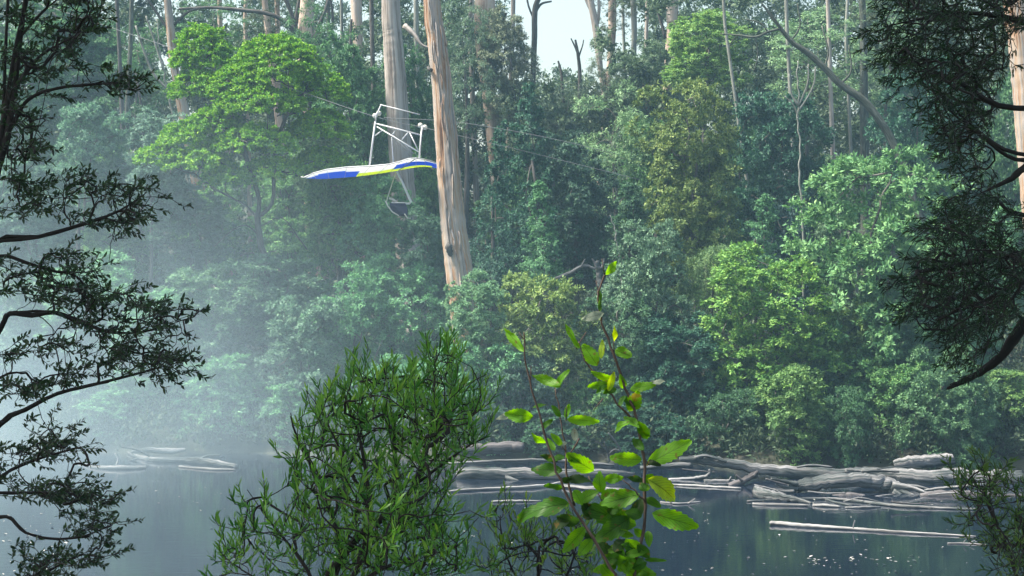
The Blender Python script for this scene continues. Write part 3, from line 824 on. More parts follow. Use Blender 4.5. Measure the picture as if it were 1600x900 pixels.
gum([(244, 30, 4), (252, 90, 5), (262, 140, 6), (275, 200, 7)], 93, "pale_bark", "thin pale stems splitting into three left of the orange trunk", None, None, name="bare_sapling", sides=8,
    limbs=[[(262, 140, 4, 0), (240, 115, 4, 0), (225, 80, 3.5, 0), (212, 40, 3, 0)], [(256, 110, 4, 0), (240, 60, 3, 0), (228, 25, 2.5, 0)]])
gum([(1247, 95, 4), (1247, 160, 6), (1249, 230, 6), (1252, 330, 7)], 84.5, "pale_bark", "pale dead sapling with upswept bare twigs against dark foliage", None, None, name="dead_sapling", sides=8,
    limbs=[[(1248, 172, 4, 0), (1260, 155, 3, 0), (1272, 130, 3, 0), (1274, 105, 2, 0)], [(1247, 165, 4, 0), (1236, 145, 3, 0), (1233, 115, 2, 0)], [(1248, 165, 3, 0), (1262, 130, 3, 0), (1263, 100, 2, 0)],
           [(1248, 185, 3, 0), (1240, 165, 2, 0), (1226, 150, 1.5, 0)]])
gum([(955, 336, 3), (962, 370, 4), (967, 408, 4)], 83, "pale_bark", "short slanting pale stem in the shade left of the pale grey-green tree", None, None, name="bare_sapling", sides=7)

for pts, D_, mt, lb in (
    ([(533, -10, 5), (534, 60, 5), (531, 135, 5)], 113, "pale_bark", "thin pale trunk midway between the limby trunk and the grey trunk"),
    ([(549, 30, 4), (547, 100, 5), (548, 190, 5)], 100, "dark_bark", "thin dark stem above the glider's blue wing"),
    ([(580, -10, 7), (582, 80, 7), (585, 180, 7)], 99, "dark_bark", "dark thin trunk just left of the thick grey trunk"),
    ([(650, -10, 8), (651, 80, 8), (655, 200, 8)], 106, "pale_bark", "slim pale trunk in the gap between the grey and orange trunks"),
    ([(737, -10, 8), (735, 60, 8), (738, 140, 8)], 111, "grey_bark", "slim grey trunk between the orange trunk and the shaggy pinkish trunk"),
    ([(802, -10, 7), (801, 60, 7), (798, 125, 7)], 113, "grey_bark", "slim grey trunk right of the shaggy pinkish trunk"),
    ([(1012, -10, 6), (1010, 50, 6), (1008, 110, 6)], 115, "grey_bark", "slim grey trunk left of the brown trunk at the top"),
    ([(1130, -10, 5), (1133, 40, 5), (1140, 90, 5)], 96, "pale_bark", "thin pale stem in front of the bright pale yellow-green crown"),
    ([(1228, -10, 6), (1230, 50, 6), (1234, 130, 6)], 97, "pale_bark", "thin pale stem above the pale dead sapling"),
    ([(1293, -10, 6), (1295, 50, 7), (1297, 110, 7)], 99, "grey_bark", "slim grey stem crossing behind the top of the mossy leaning trunk"),
    ([(1325, -10, 5), (1322, 60, 5), (1325, 130, 5)], 101, "pale_bark", "thin pale stem left of the grey upright trunk"),
    ([(182, -10, 6), (186, 70, 6), (190, 160, 7)], 98, "dark_bark", "dark slim stem left of the three pale thin stems"),
    ([(206, -10, 7), (204, 70, 7), (200, 150, 8)], 99, "moss_bark", "mossy slim stem right behind the three pale thin stems"),
    ([(343, -10, 7), (344, 40, 8), (346, 80, 8)], 111, "pink_bark", "short visible brown stem above the rounded tree's left lobe"),
    ([(385, -10, 6), (383, 30, 6), (384, 70, 6)], 112, "pink_bark", "thin brown stem above the rounded tree's highest dome"),
    ([(512, -10, 6), (514, 60, 6), (518, 150, 7)], 107, "dark_bark", "dark slim stem right of the limby brown trunk")):
    gum(pts, D_, mt, lb, 22 if pts[0][1] < 0 else None, None, sides=8, name="slim_tree", flute=0)

# ------------------------------------------------------------------ cable and hang glider
wire_m = plain_material("cable_steel", (.13, .14, .15), .6, .0)
white_m = plain_material("white_paint", (.4, .41, .43), .4, noise=.04)
sail_white = plain_material("white_sailcloth", (.85, .86, .87), .6, noise=.03, transl=.5)
sail_blue = plain_material("blue_sailcloth", (.004, .2, .75), .55, noise=.06, transl=.45)
sail_yellow = plain_material("yellow_sailcloth", (.75, .85, .05), .55, noise=.05, transl=.45)
seat_m = plain_material("dark_harness", (.015, .018, .05), .7)
strap_m = plain_material("pale_strap", (.5, .5, .45), .7)

GD = -3.6   # the glider and its cables hang this much nearer than first laid out
def cable(label, pts):
    a = smooth_path(np.array([P(p[0], p[1], p[2] + GD) for p in pts]), 6)
    mb = MB(); tube(mb, a, .015, 6)
    return tag(mb.build("steel_cable", wire_m), label, "cable")
cable("thin steel cable sloping down from upper left that carries the hang glider", [(60, 5, 95), (185, 47, 92.5), (420, 126, 88.5), (580, 180.5, 86), (660, 199, 85.3), (760, 222, 84.5), (880, 251, 83.7), (1000, 281, 83)])
cable("second thin steel cable just above the hang glider's frame", [(600, 184, 86.6), (715, 191, 86), (850, 214, 85.3), (960, 240, 84.8)])

def glider():
    PG_ = lambda a, b, d: P(a, b, d + GD)
    root = empty("hang_glider", PG_(625, 330, 86))
    tag(root, "white, blue and yellow hang glider with seat hanging from a steel cable", "hang glider")
    # sail
    le = smooth_path(np.array([(476, 277.5, 85.2), (495, 268.5, 85), (530, 262, 84.7), (580, 259.3, 84.2), (615, 255.5, 83.6), (634, 249, 83.2), (650, 247, 83), (668, 250, 84), (690, 257.5, 86), (706, 262.5, 87.6)]), 4)
    te = smooth_path(np.array([(478, 278.6, 85.9), (500, 279.8, 86.2), (530, 278, 86.4), (565, 275, 86.7), (598, 270.5, 86.9), (622, 266.5, 87.0), (650, 261.5, 87), (670, 261, 87.3), (690, 264, 87.9), (706, 264.2, 88.3)]), 4)
    ns, nc = len(le), 11
    cs = np.linspace(0, 1, nc)
    def pt(i, c, up):
        a, b = PG_(*le[i]), PG_(*te[i])
        q = a + (b - a) * c
        q[2] += .08 * math.sin(math.pi * c ** .6) * up
        return q
    def panel(name, sel, mat, thick=True):
        mb = MB(); V = []; Fq = []
        for side in (0, 1):
            for i in range(ns):
                for k in range(nc):
                    V.append(pt(i, cs[k], .25 if side == 0 else 1))
        nn = ns * nc
        for i in range(ns - 1):
            for k in range(nc - 1):
                if sel(.5 * (le[i, 0] + le[i + 1, 0]), .5 * (cs[k] + cs[k + 1])):
                    q = [i * nc + k, i * nc + k + 1, (i + 1) * nc + k + 1, (i + 1) * nc + k]
                    Fq.append(q); Fq.append([v + nn for v in q[::-1]])
        used = sorted({v for f in Fq for v in f}); mp = {v: j for j, v in enumerate(used)}
        mb.add([V[v] for v in used], [[mp[v] for v in f] for f in Fq])
        mb.build(name, mat, root)
    wl = lambda x, c: (x < 500 and c < .35 + .45 * max(0, (500 - x) / 24)) or (500 <= x < 568 and c < .38 + .1 * (x - 500) / 68 - (.0 if x < 540 else .0)) or (568 <= x < 625 and c < .7) or (625 <= x and c < (.42 if x < 665 else .3))
    bl = lambda x, c: x < 568 and not wl(x, c)
    br = lambda x, c: x >= 625 and not wl(x, c) and c < (.82 if x < 672 else 1.1)
    panel("leading_sail_panel", wl, sail_white)
    panel("blue_sail_panel", bl, sail_blue)
    panel("blue_sail_panel", br, sail_blue)
    panel("yellow_sail_panel", lambda x, c: x >= 568 and not wl(x, c) and not br(x, c), sail_yellow)
    def rod(name, pts, r, mat=white_m, sides=8):
        mb = MB(); tube(mb, np.array([PG_(*p) for p in pts]), r * .58, sides); return mb.build(name, mat, root)
    rod("leading_edge_tube", [tuple(p) for p in le[::3]], .05)
    for i in range(3, ns - 3, 3):   # battens and seams under the sail
        mb = MB(); tube(mb, np.array([pt(i, c, .25) + np.array((0, 0, -.012)) for c in np.linspace(.02, .98, 7)]), .011, 5); mb.build("batten", strap_m, root)
    rod("keel_tube", [(650, 247.5, 82.8), (636, 257, 85), (620, 268.5, 87.4)], .045)
    rod("wing_tip", [(470, 276.5, 85.3), (478, 277.6, 85.3)], .05, strap_m)
    # hanging frame
    rod("post", [(577, 261, 85.5), (586.5, 190, 85.7)], .085)
    rod("post", [(655, 249, 84.2), (658.5, 207, 84.9), (660, 197, 85.2)], .08)
    rod("post", [(586, 193, 85.7), (588, 180, 85.7), (596, 163, 85.7)], .06)
    rod("crossbar", [(594, 163.5, 85.7), (656, 179, 85)], .045)
    rod("crossbar", [(587, 193, 85.7), (658, 211, 84.9)], .065)
    rod("brace", [(589, 198, 85.6), (654, 237, 84.6)], .055)
    rod("brace", [(586, 212, 85.6), (598, 203, 85.6)], .05)
    rod("brace", [(612, 212, 85.4), (619, 202, 85.4)], .045)
    rod("brace", [(628, 218, 85.2), (638, 207, 85.1)], .05)
    rod("brace", [(640, 207, 85.1), (653, 234, 84.7)], .05)
    rod("hang_strap", [(612, 214, 85.8), (614.5, 258, 85.9)], .04)
    for k, (a, b) in enumerate((((612, 216), (640, 243)), ((620, 219), (646, 240)), ((632, 226), (652, 243)))):
        rod("chain", [(*a, 85.3), ((a[0] + b[0]) / 2, (a[1] + b[1]) / 2 + 2, 85.2), (*b, 85)], .018, wire_m, 5)
    # pulleys on the cable
    for (a, b, d) in ((586, 181, 85.9), (592, 177, 85.9), (657, 196, 85.3), (664, 199, 85.3)):
        c = PG_(a, b, d); mb = MB(); tube(mb, [c + np.array((0, -.06, 0)), c + np.array((0, .06, 0))], .13, 12); mb.build("pulley", strap_m, root)
    # control bar and seat
    rod("control_bar", [(620.5, 268, 86.2), (630, 288, 85.9), (642.5, 316, 85.6), (640, 318.2, 85.6), (612, 317, 85.8)], .1, sail_white)
    rod("control_bar", [(619, 268.5, 86.6), (611, 292, 86.4), (604, 314, 86)], .05, strap_m, 5)
    mb = MB()
    c = [PG_(609, 318, 86), PG_(612, 331, 86), PG_(620, 336, 86), PG_(636, 336, 85.6), PG_(637, 326, 85.6), PG_(634, 318, 85.6)]
    f = [p.copy() for p in c]
    V = []
    for dy in (-.3, .3):
        for p in c: V.append(p + np.array((0, dy, -.04 * (dy > 0))))
    Fs = [[0, 1, 2, 3], [0, 3, 4, 5], [9, 8, 7, 6], [11, 10, 9, 6]] + [[i, (i + 1) % 6 + 0, (i + 1) % 6 + 6, i + 6] for i in range(6)]
    mb.add(V, Fs); mb.build("seat", seat_m, root, smooth=False)
    rod("seat_strap", [(602.5, 314, 85.5), (606, 322, 85.5), (613, 331, 85.4), (623, 337, 85.3)], .055, strap_m)
    rod("seat_strap", [(632, 334, 85.3), (637, 341, 85.3), (642, 341, 85.3)], .05, strap_m)
    rod("seat_cushion", [(608, 310, 85.9), (615, 312, 85.9), (621, 317, 85.9)], .09, strap_m)
    for a in ((477, 278, 85.4), (706, 264, 87.8)):
        rod("rigging_wire", [a, (640, 317, 85.6)], .006, wire_m, 4)
glider()

# ------------------------------------------------------------------ driftwood
def driftlog(label, pts, seed, D=None, mat="driftwood", roots=(), name="driftwood_log", cat="log", rough=.035, sides=14, group=None):
    """pts: (px, py, width px); without D every point floats: its distance comes from the water under its lower edge"""
    rng = np.random.default_rng(seed)
    def w3(p):
        if len(p) > 3: d = p[3]
        elif D: d = D
        else: d = water_d(p[1] + p[2] * .28)
        return np.append(P(p[0], p[1], d), max(p[2], .5) * .76 / 2 / F * d)
    a = smooth_path(np.array([w3(p) for p in pts]), 7)
    jit = rng.normal(size=(len(a), 3)) * a[:, 3:4] * .1
    wv = np.arange(len(a)) / 5.0 + seed; a[:, 2] += np.sin(wv) * a[:, 3] * .1; a[:, 1] += np.cos(wv * 1.3) * a[:, 3] * .4
    a[:, :3] += jit
    mb = MB(); tube(mb, a[:, :3], np.maximum(a[:, 3], .008), sides, rough, rng, flute=.06)
    if roots:
        root = empty(name, a[0, :3] * 1.0)
        mb.build("stem", M[mat], root)
        for r in roots:
            b = smooth_path(np.array([w3(p) for p in r]), 5)
            rb = MB(); tube(rb, b[:, :3], np.maximum(b[:, 3], .006), 8, .06, rng, flute=.05); rb.build("branch", M[mat], root)
    else:
        root = mb.build(name, M[mat])
    return tag(root, label, cat, group)

# right pile, back to front
driftlog("hazy short log with a cut end behind the right log pile", [(1398, 727, 18), (1420, 723, 24), (1460, 719, 26), (1492, 716, 24)], 1, D=69)
driftlog("long smooth grey log running along the back of the right pile", [(1062, 718, 9), (1090, 718, 17), (1130, 723, 20), (1190, 733, 23), (1260, 740, 26), (1340, 744, 28)], 2, D=66.5,
         roots=[[(1085, 716, 9, 66.3), (1100, 712, 8, 66.3), (1118, 716, 7, 66.3), (1135, 722, 5, 66.3)], [(1245, 730, 5, 66), (1270, 727, 6, 66), (1300, 730, 4, 66)]])
driftlog("thick grey log with a splintered left end on the right of the pile", [(1320, 735, 9), (1345, 738, 20), (1390, 744, 32), (1440, 748, 38), (1510, 750, 40), (1600, 752, 40)], 3, D=64.5,
         roots=[[(1345, 736, 10, 64.2), (1370, 735, 8, 64.1), (1405, 737, 5, 64)]])
driftlog("thick bent log in the middle of the pile ending in splayed roots", [(1232, 762, 18), (1260, 757, 26), (1300, 752, 29), (1345, 751, 30), (1380, 755, 32), (1402, 764, 28)], 4, D=61.5,
         roots=[[(1395, 758, 14, 61.3), (1425, 763, 10, 61), (1450, 772, 7, 60.8), (1468, 782, 4, 60.8)], [(1398, 764, 14, 61.3), (1420, 772, 10, 61), (1436, 781, 6, 60.8), (1440, 790, 4, 60.7)],
                [(1396, 768, 14, 61.2), (1412, 778, 9, 61), (1424, 788, 5, 60.8)], [(1400, 760, 10, 61.5), (1432, 760, 7, 61.4), (1462, 768, 4, 61.3), (1478, 776, 3, 61.3)],
                [(1245, 757, 12, 61.4), (1225, 752, 8, 61.3), (1205, 748, 5, 61.2)], [(1245, 764, 12, 61.4), (1228, 762, 7, 61.3), (1212, 757, 4, 61.2)], [(1240, 768, 10, 61.3), (1222, 768, 6, 61.2), (1208, 764, 3, 61.2)]])
driftlog("squat wedge of weathered root wood left of the bent log", [(1181, 769, 27), (1200, 773, 24), (1225, 778, 17), (1255, 783, 8), (1268, 786, 4)], 5, rough=.08)
driftlog("short dark wet log under the bent log", [(1300, 780, 16), (1325, 776, 18), (1352, 780, 14), (1365, 786, 8)], 6, D=60.6, mat="wet_wood")
driftlog("thin branch slanting below the root splay", [(1345, 782, 4), (1370, 776, 4), (1400, 772, 3)], 7, D=60.3)
driftlog("wet log half sunk on the right of the root splay", [(1440, 778, 18), (1480, 776, 24), (1540, 778, 24), (1600, 780, 22)], 8, D=60.5, mat="wet_wood")
driftlog("slim grey pole lying across the right end of the pile", [(1445, 766, 5), (1480, 762, 6), (1520, 758, 7), (1560, 756, 7)], 9, D=60)
driftlog("long thin crooked branch floating along the front of the pile", [(1168, 783, 5), (1215, 781, 5), (1285, 779, 6), (1330, 782, 6), (1400, 790, 7), (1460, 793, 6), (1530, 796, 5)], 10,
         roots=[[(1290, 780, 4), (1310, 786, 4), (1330, 790, 3)]])
driftlog("bleached floating plank in front of the root wedge", [(1176, 787, 5), (1205, 788, 6), (1262, 790, 5)], 11, mat="bleached")
driftlog("short bleached stick right of the bleached plank", [(1270, 789, 6), (1290, 790, 7), (1312, 792, 4)], 12, mat="bleached")
driftlog("small bleached sliver below the long crooked branch", [(1320, 793, 3), (1350, 793, 5), (1376, 792, 2)], 13, mat="bleached")
driftlog("lone slender log adrift in front of the driftwood pile", [(1204, 818, 9), (1225, 819, 9.5), (1270, 822, 9), (1330, 826, 7), (1400, 831, 6), (1470, 835, 4.5), (1525, 838, 3)], 14, mat="bleached",
         roots=[[(1333, 825, 3, 50.8), (1334, 819, 2.5, 50.8), (1336, 813, 2, 50.8)]])
driftlog("small floating stick with side twigs at the lower right", [(1481, 849, 3), (1510, 849, 3.5), (1542, 851, 2.5)], 15, mat="bleached", roots=[[(1505, 848, 2, 47.9), (1510, 842, 1.5, 47.9)], [(1515, 848, 2, 47.9), (1524, 844, 1.2, 47.9)]])
for k, (lb, pts, mt) in enumerate((
    ("thin grey stick sloping across the root wedge", [(1178, 757, 3), (1205, 764, 3.5), (1240, 777, 2)], "driftwood"),
    ("dark wet stick wedged left of the bent log", [(1196, 748, 4), (1220, 755, 3.5), (1250, 762, 2)], "wet_wood"),
    ("bleached stick lying against the front of the bent log", [(1262, 768, 3), (1290, 771, 3.5), (1322, 770, 2)], "bleached"),
    ("grey stick poking out between the bent log and the crooked branch", [(1318, 784, 3), (1345, 778, 3), (1382, 786, 2)], "driftwood"),
    ("dark wet stick below the splayed roots", [(1392, 784, 4), (1420, 787, 3.5), (1452, 786, 2)], "wet_wood"),
    ("grey stick resting on top of the thick splintered log", [(1370, 733, 3), (1400, 729, 3.5), (1440, 731, 2)], "driftwood"),
    ("bleached stick under the slim grey pole", [(1450, 773, 3), (1478, 771, 3), (1512, 768, 2)], "bleached"),
    ("short dark stick at the left tip of the long smooth grey log", [(1066, 733, 3), (1090, 736, 3.5), (1120, 738, 2)], "wet_wood"))):
    driftlog(lb, pts, 200 + k, D=63.8 if k == 5 else water_d(pts[1][1] + 8), mat=mt, name="loose_stick", cat="stick", sides=6)
# middle
driftlog("big smooth pale log left of the sapling at the far waterline", [(716, 740, 24), (760, 740, 27), (830, 741, 27), (900, 742, 24), (960, 742, 18), (992, 742, 10)], 21, mat="driftwood",
         roots=[[(790, 745, 10, 66.2), (800, 749, 8, 65.9), (812, 752, 4, 65.8)]])
driftlog("large hazy log butt behind the pale middle log", [(690, 705, 16), (740, 702, 20), (790, 700, 22), (818, 700, 20)], 22, D=72.5, mat="wet_wood", rough=.012)
driftlog("thin grey branch lying behind the pale middle log", [(700, 724, 5), (760, 721, 5), (830, 719, 6), (900, 722, 8), (960, 727, 5)], 23, D=70.5)
driftlog("slim log floating in front of the pale middle log", [(700, 768, 6), (760, 764, 6), (840, 760, 7), (890, 752, 5)], 24, mat="bleached")
driftlog("flat bleached sliver on the water left of the sapling", [(768, 784, 4), (800, 783, 5), (845, 783, 3)], 25, mat="bleached")
driftlog("low grey log between the two sapling stems", [(880, 760, 8), (930, 764, 10), (985, 768, 8)], 26)
driftlog("pale log just right of the main sapling stem", [(1000, 732, 9), (1040, 728, 12), (1080, 726, 10)], 27, D=68)
driftlog("short grey log ending in a whitish stub right of the sapling", [(1045, 750, 7), (1080, 748, 9), (1106, 744, 9)], 28, D=66, roots=[[(1104, 744, 7, 66), (1110, 738, 6, 66), (1108, 733, 5, 66)]])
driftlog("bleached pole reaching from the sapling towards the right pile", [(1045, 757, 4), (1090, 759, 5), (1158, 763, 4)], 29, mat="bleached")
driftlog("stubby branch on the water right of the sapling", [(1100, 752, 8), (1125, 752, 9), (1148, 752, 7)], 30, D=65.3, roots=[[(1140, 751, 5, 65.2), (1143, 745, 4, 65.2)]])
driftlog("dark broken log in the gap before the root wedge", [(1140, 760, 14), (1160, 752, 12), (1182, 742, 14)], 31, D=64, mat="wet_wood", roots=[[(1178, 744, 8, 63.8), (1184, 736, 7, 63.8)], [(1160, 752, 6, 63.8), (1150, 742, 4, 63.8)]])
driftlog("little tangle of floating twigs right of the lowest sapling leaves", [(1032, 784, 3), (1060, 787, 4), (1094, 784, 3)], 32, mat="bleached", roots=[[(1050, 787, 3, 57.7), (1042, 779, 2, 57.7)], [(1075, 787, 3, 57.7), (1086, 779, 2, 57.7)]])
driftlog("forked dead branch standing in the shadow behind the sapling", [(952, 722, 4), (949, 705, 3.5), (944, 690, 3)], 33, D=71, name="dead_branch", cat="branch",
         roots=[[(949, 705, 3, 71), (938, 693, 2.5, 71), (930, 690, 2, 71)], [(970, 705, 4, 71), (962, 690, 3.5, 71), (950, 676, 2.5, 71)], [(950, 710, 2.5, 71), (960, 702, 2.5, 71), (970, 705, 3, 71)]])
# left, in the mist
driftlog("pale crooked log with raised limbs in the left mist", [(186, 700, 5), (212, 712, 8), (240, 718, 11), (290, 719, 12), (330, 722, 13), (370, 728, 9)], 41,
         roots=[[(240, 716, 6, 74), (215, 703, 5, 74), (190, 698, 4, 74)], [(215, 716, 5, 74), (198, 722, 4, 74), (190, 728, 3, 73.5)], [(310, 718, 5, 74), (325, 712, 4, 74), (345, 711, 3, 74)]])
driftlog("bleached low log at the left of the misty driftwood", [(124, 723, 5), (150, 730, 7), (190, 731, 9), (228, 730, 6)], 42, mat="bleached", roots=[[(182, 727, 5, 71.5), (185, 718, 5, 71.5), (180, 708, 4, 71.5)]])
driftlog("mist-faded hump of log behind the crooked pale log", [(205, 706, 8), (235, 703, 12), (270, 705, 12), (290, 702, 6)], 43, D=76)
driftlog("faint straight log against the misty left bank", [(128, 692, 6), (160, 688, 7), (200, 684, 5)], 44, D=80)
driftlog("slim pale stick floating below the misty driftwood", [(280, 729, 4), (330, 733, 5), (368, 734, 4)], 45, mat="bleached")
# broken snag and fallen branch on the slope
driftlog("splintered grey snag sticking up behind the sapling's tip", [(940, 470, 17), (938, 440, 15), (936, 420, 14), (933, 408, 9)], 51, D=80.5, name="broken_snag", cat="snag", rough=.06,
         roots=[[(932, 420, 6, 80.3), (929, 410, 4, 80.3), (925, 404, 2, 80.3)], [(940, 420, 6, 80.3), (943, 410, 4, 80.3), (944, 403, 2, 80.3)]])
driftlog("grey fallen branch leaning up to the broken snag", [(868, 436, 7), (890, 427, 7), (912, 415, 6), (930, 420, 5)], 52, D=80.2, name="fallen_branch", cat="branch", roots=[[(908, 417, 3, 80.1), (914, 405, 3, 80.1)]])
driftlog("small pale broken branch caught in the yellow-green tree", [(1143, 570, 4), (1155, 562, 5), (1166, 548, 4)], 53, D=74.5, name="fallen_branch", cat="branch", roots=[[(1155, 562, 3, 74.5), (1145, 560, 2.5, 74.5), (1136, 556, 2, 74.5)]])

# specks drifting on the river
def drift():
    rng = np.random.default_rng(8)
    C = []; S = []
    zones = [(1000, 1540, 800, 900, 100, .7), (1180, 1500, 780, 800, 40, .8), (330, 1000, 770, 900, 60, .8), (230, 420, 730, 800, 30, 1), (0, 120, 800, 900, 50, 1), (1250, 1460, 868, 885, 40, .9)]
    for x0, x1, y0, y1, n, s in zones:
        for _ in range(n):
            py = rng.uniform(y0, y1); d = water_d(py); p = P(rng.uniform(x0, x1), py, d); C.append((p[0], p[1], .012)); S.append(s)
    C = np.array(C); n = len(C)
    a = rng.uniform(0, 6.28, n); D = np.stack((np.cos(a), np.sin(a), rng.uniform(-.1, .3, n)), -1)
    mb = MB(); L = rng.uniform(.05, .17, n) * np.array(S)
    rhombi(mb, C, nrm(D), np.tile((0, 0, 1.), (n, 1)), L, L * rng.uniform(.35, .7, n), rng.uniform(0, 1, n))
    o = mb.build("floating_leaves", M["speck"])
    tag(o, "scattered pale leaves and flecks drifting on the river", "leaf litter", kind="stuff")
M["speck"] = plain_material("pale_floating_leaf", (.3, .3, .27), .6, noise=.5)
drift()

# ------------------------------------------------------------------ near plants
def near_plant(name, label, cat, D, trunk, axes, polys, per, seed, leaf, col, tip_r=.0016, spread=.35, leaf_n=12, seg=.6, nup=.6, up=0.0, bark="twig",
               angle=.8, curl=.12, max_r=.06, hang=0.0, ground_px=None, expo=2.25, back=1.6, twig_len=None, thin=.35, feather=9.0, stretch=1.0, upper=None, boughs=(), shoot=None):
    """foliage clouds (pixel polygons) joined by growth to hand-laid axes; leaves sit on the outer part of each twig"""
    rng = np.random.default_rng(seed)
    ax3 = []
    for k, a in enumerate([trunk] + axes):
        q = np.array([P(p[0], p[1], D + (p[2] if len(p) > 2 else 0)) for p in a])
        ax3.append(smooth_path(q, 3))
    gz = float(terrain(ax3[0][0, 0], D))
    ax3[0][0, 2] = gz - .1
    tips = []
    for poly in polys:
        pm = 1.0
        if isinstance(poly, tuple): poly, pm = poly
        for x, y in sample_poly(poly, per * pm, rng, thin, feather, stretch):
            tips.append(P(x, y, D + rng.normal() * spread))
    ch, tw = grow(ax3, tips, rng, tip_r=tip_r, expo=expo, wiggle=.07, steps=4, back=back)
    if shoot:   # every twig ends in a free shoot: (length, pull vector)
        for k in range(len(tw)):
            e = tw[k][-1]; g = nrm(tw[k][-1] - tw[k][-2]); ln = shoot[0] * rng.uniform(.4, 1.3)
            d1 = nrm(g * .8 + np.array(shoot[1]) + rng.normal(size=3) * .25); d2 = nrm(d1 * .6 + np.array(shoot[1]) * 1.2 + rng.normal(size=3) * .12)
            ext = [e, e + d1 * ln * .5, e + d1 * ln * .5 + d2 * ln * .5]
            ch.append((np.array(ext), np.array((tip_r, tip_r * .8, tip_r * .5)))); tw[k] = np.vstack((tw[k][-2:], ext[1:]))
    root = empty(name, (ax3[0][0, 0], D, gz)); tag(root, label, cat)
    mb = MB()
    for p, r in ch: tube(mb, p, np.minimum(np.maximum(r, tip_r * .8), max_r), 6 if r.max() > tip_r * 3 else 4, .04, rng, cap=r.max() > tip_r * 3)
    mb.build("branches", M[bark], root)
    for bq in boughs:
        q = smooth_path(np.array([np.append(P(a_, b_, D), w_ / 2 / F * D) for a_, b_, w_ in bq]), 5)
        q[:, :3] += rng.normal(size=(len(q), 3)) * q[:, 3:4] * .12
        mb = MB(); tube(mb, q[:, :3], q[:, 3], 9, .05, rng); mb.build("bough", M[bark], root)
    C = []; Dr = []; TI = []
    for t in tw:
        L = np.linalg.norm(np.diff(t, axis=0), axis=1).sum()
        want = twig_len if twig_len else L
        n = max(4, int(leaf_n * min(1.8, max(.5, seg * L / (leaf[0] * 2.2)))))
        base = rng.uniform(0, 1)
        for k in range(n):
            s = 1 - seg * ((k + rng.uniform(0, .7)) / n) * min(1.0, want / L)
            f = s * (len(t) - 1); i = min(int(f), len(t) - 2)
            q = t[i] + (t[i + 1] - t[i]) * (f - i)
            g = t[i + 1] - t[i]; g = g / max(np.linalg.norm(g), 1e-9)
            side = rng.normal(size=3); side -= g * side.dot(g); side /= max(np.linalg.norm(side), 1e-9)
            d = g * (1 - angle * .5) + side * angle; d[2] += up - hang
            C.append(q); Dr.append(d); TI.append(.5 * base + .5 * rng.uniform() + (.15 if k < 3 else -.05))
    C = np.array(C); Dr = nrm(np.array(Dr)); TI = np.clip(np.array(TI), 0, 1)
    nn = rng.normal(size=C.shape) * .8; nn[:, 2] += nup
    s = rng.uniform(.65, 1.2, len(C))
    mb = MB(); blades(mb, C, Dr, nrm(nn), leaf[0] * s, leaf[1] * s, TI, curl)
    o = mb.build("foliage", M["near_leaf"], root); o.color = (*col, 1); o["kind"] = "stuff"
    for cx_, cy_, cz_, w_, h_ in upper or ():   # unseen crowns added above the frame to shade the near foliage
        for nm, me in zip(("shade_crown", "shade_limbs"), LIB['bushy'][seed % 5]):
            o = bpy.data.objects.new(nm, me); COL.objects.link(o); o.parent = root
            o.location = (cx_ - ax3[0][0, 0], cy_ - D, cz_ - gz); o.scale = (w_, w_, h_); o.color = (*col, 1)
            if nm == "shade_crown": o["kind"] = "stuff"
        mb = MB(); tube(mb, smooth_path(np.array([ax3[0][-1], (ax3[0][-1] + np.array((cx_, cy_, cz_))) * .5 + np.array((0, 0, .8)), (cx_, cy_, cz_ + .5)]), 4), [.05] * 9, 8, .05, rng); mb.build("shade_stem", M[bark], root)
    return root

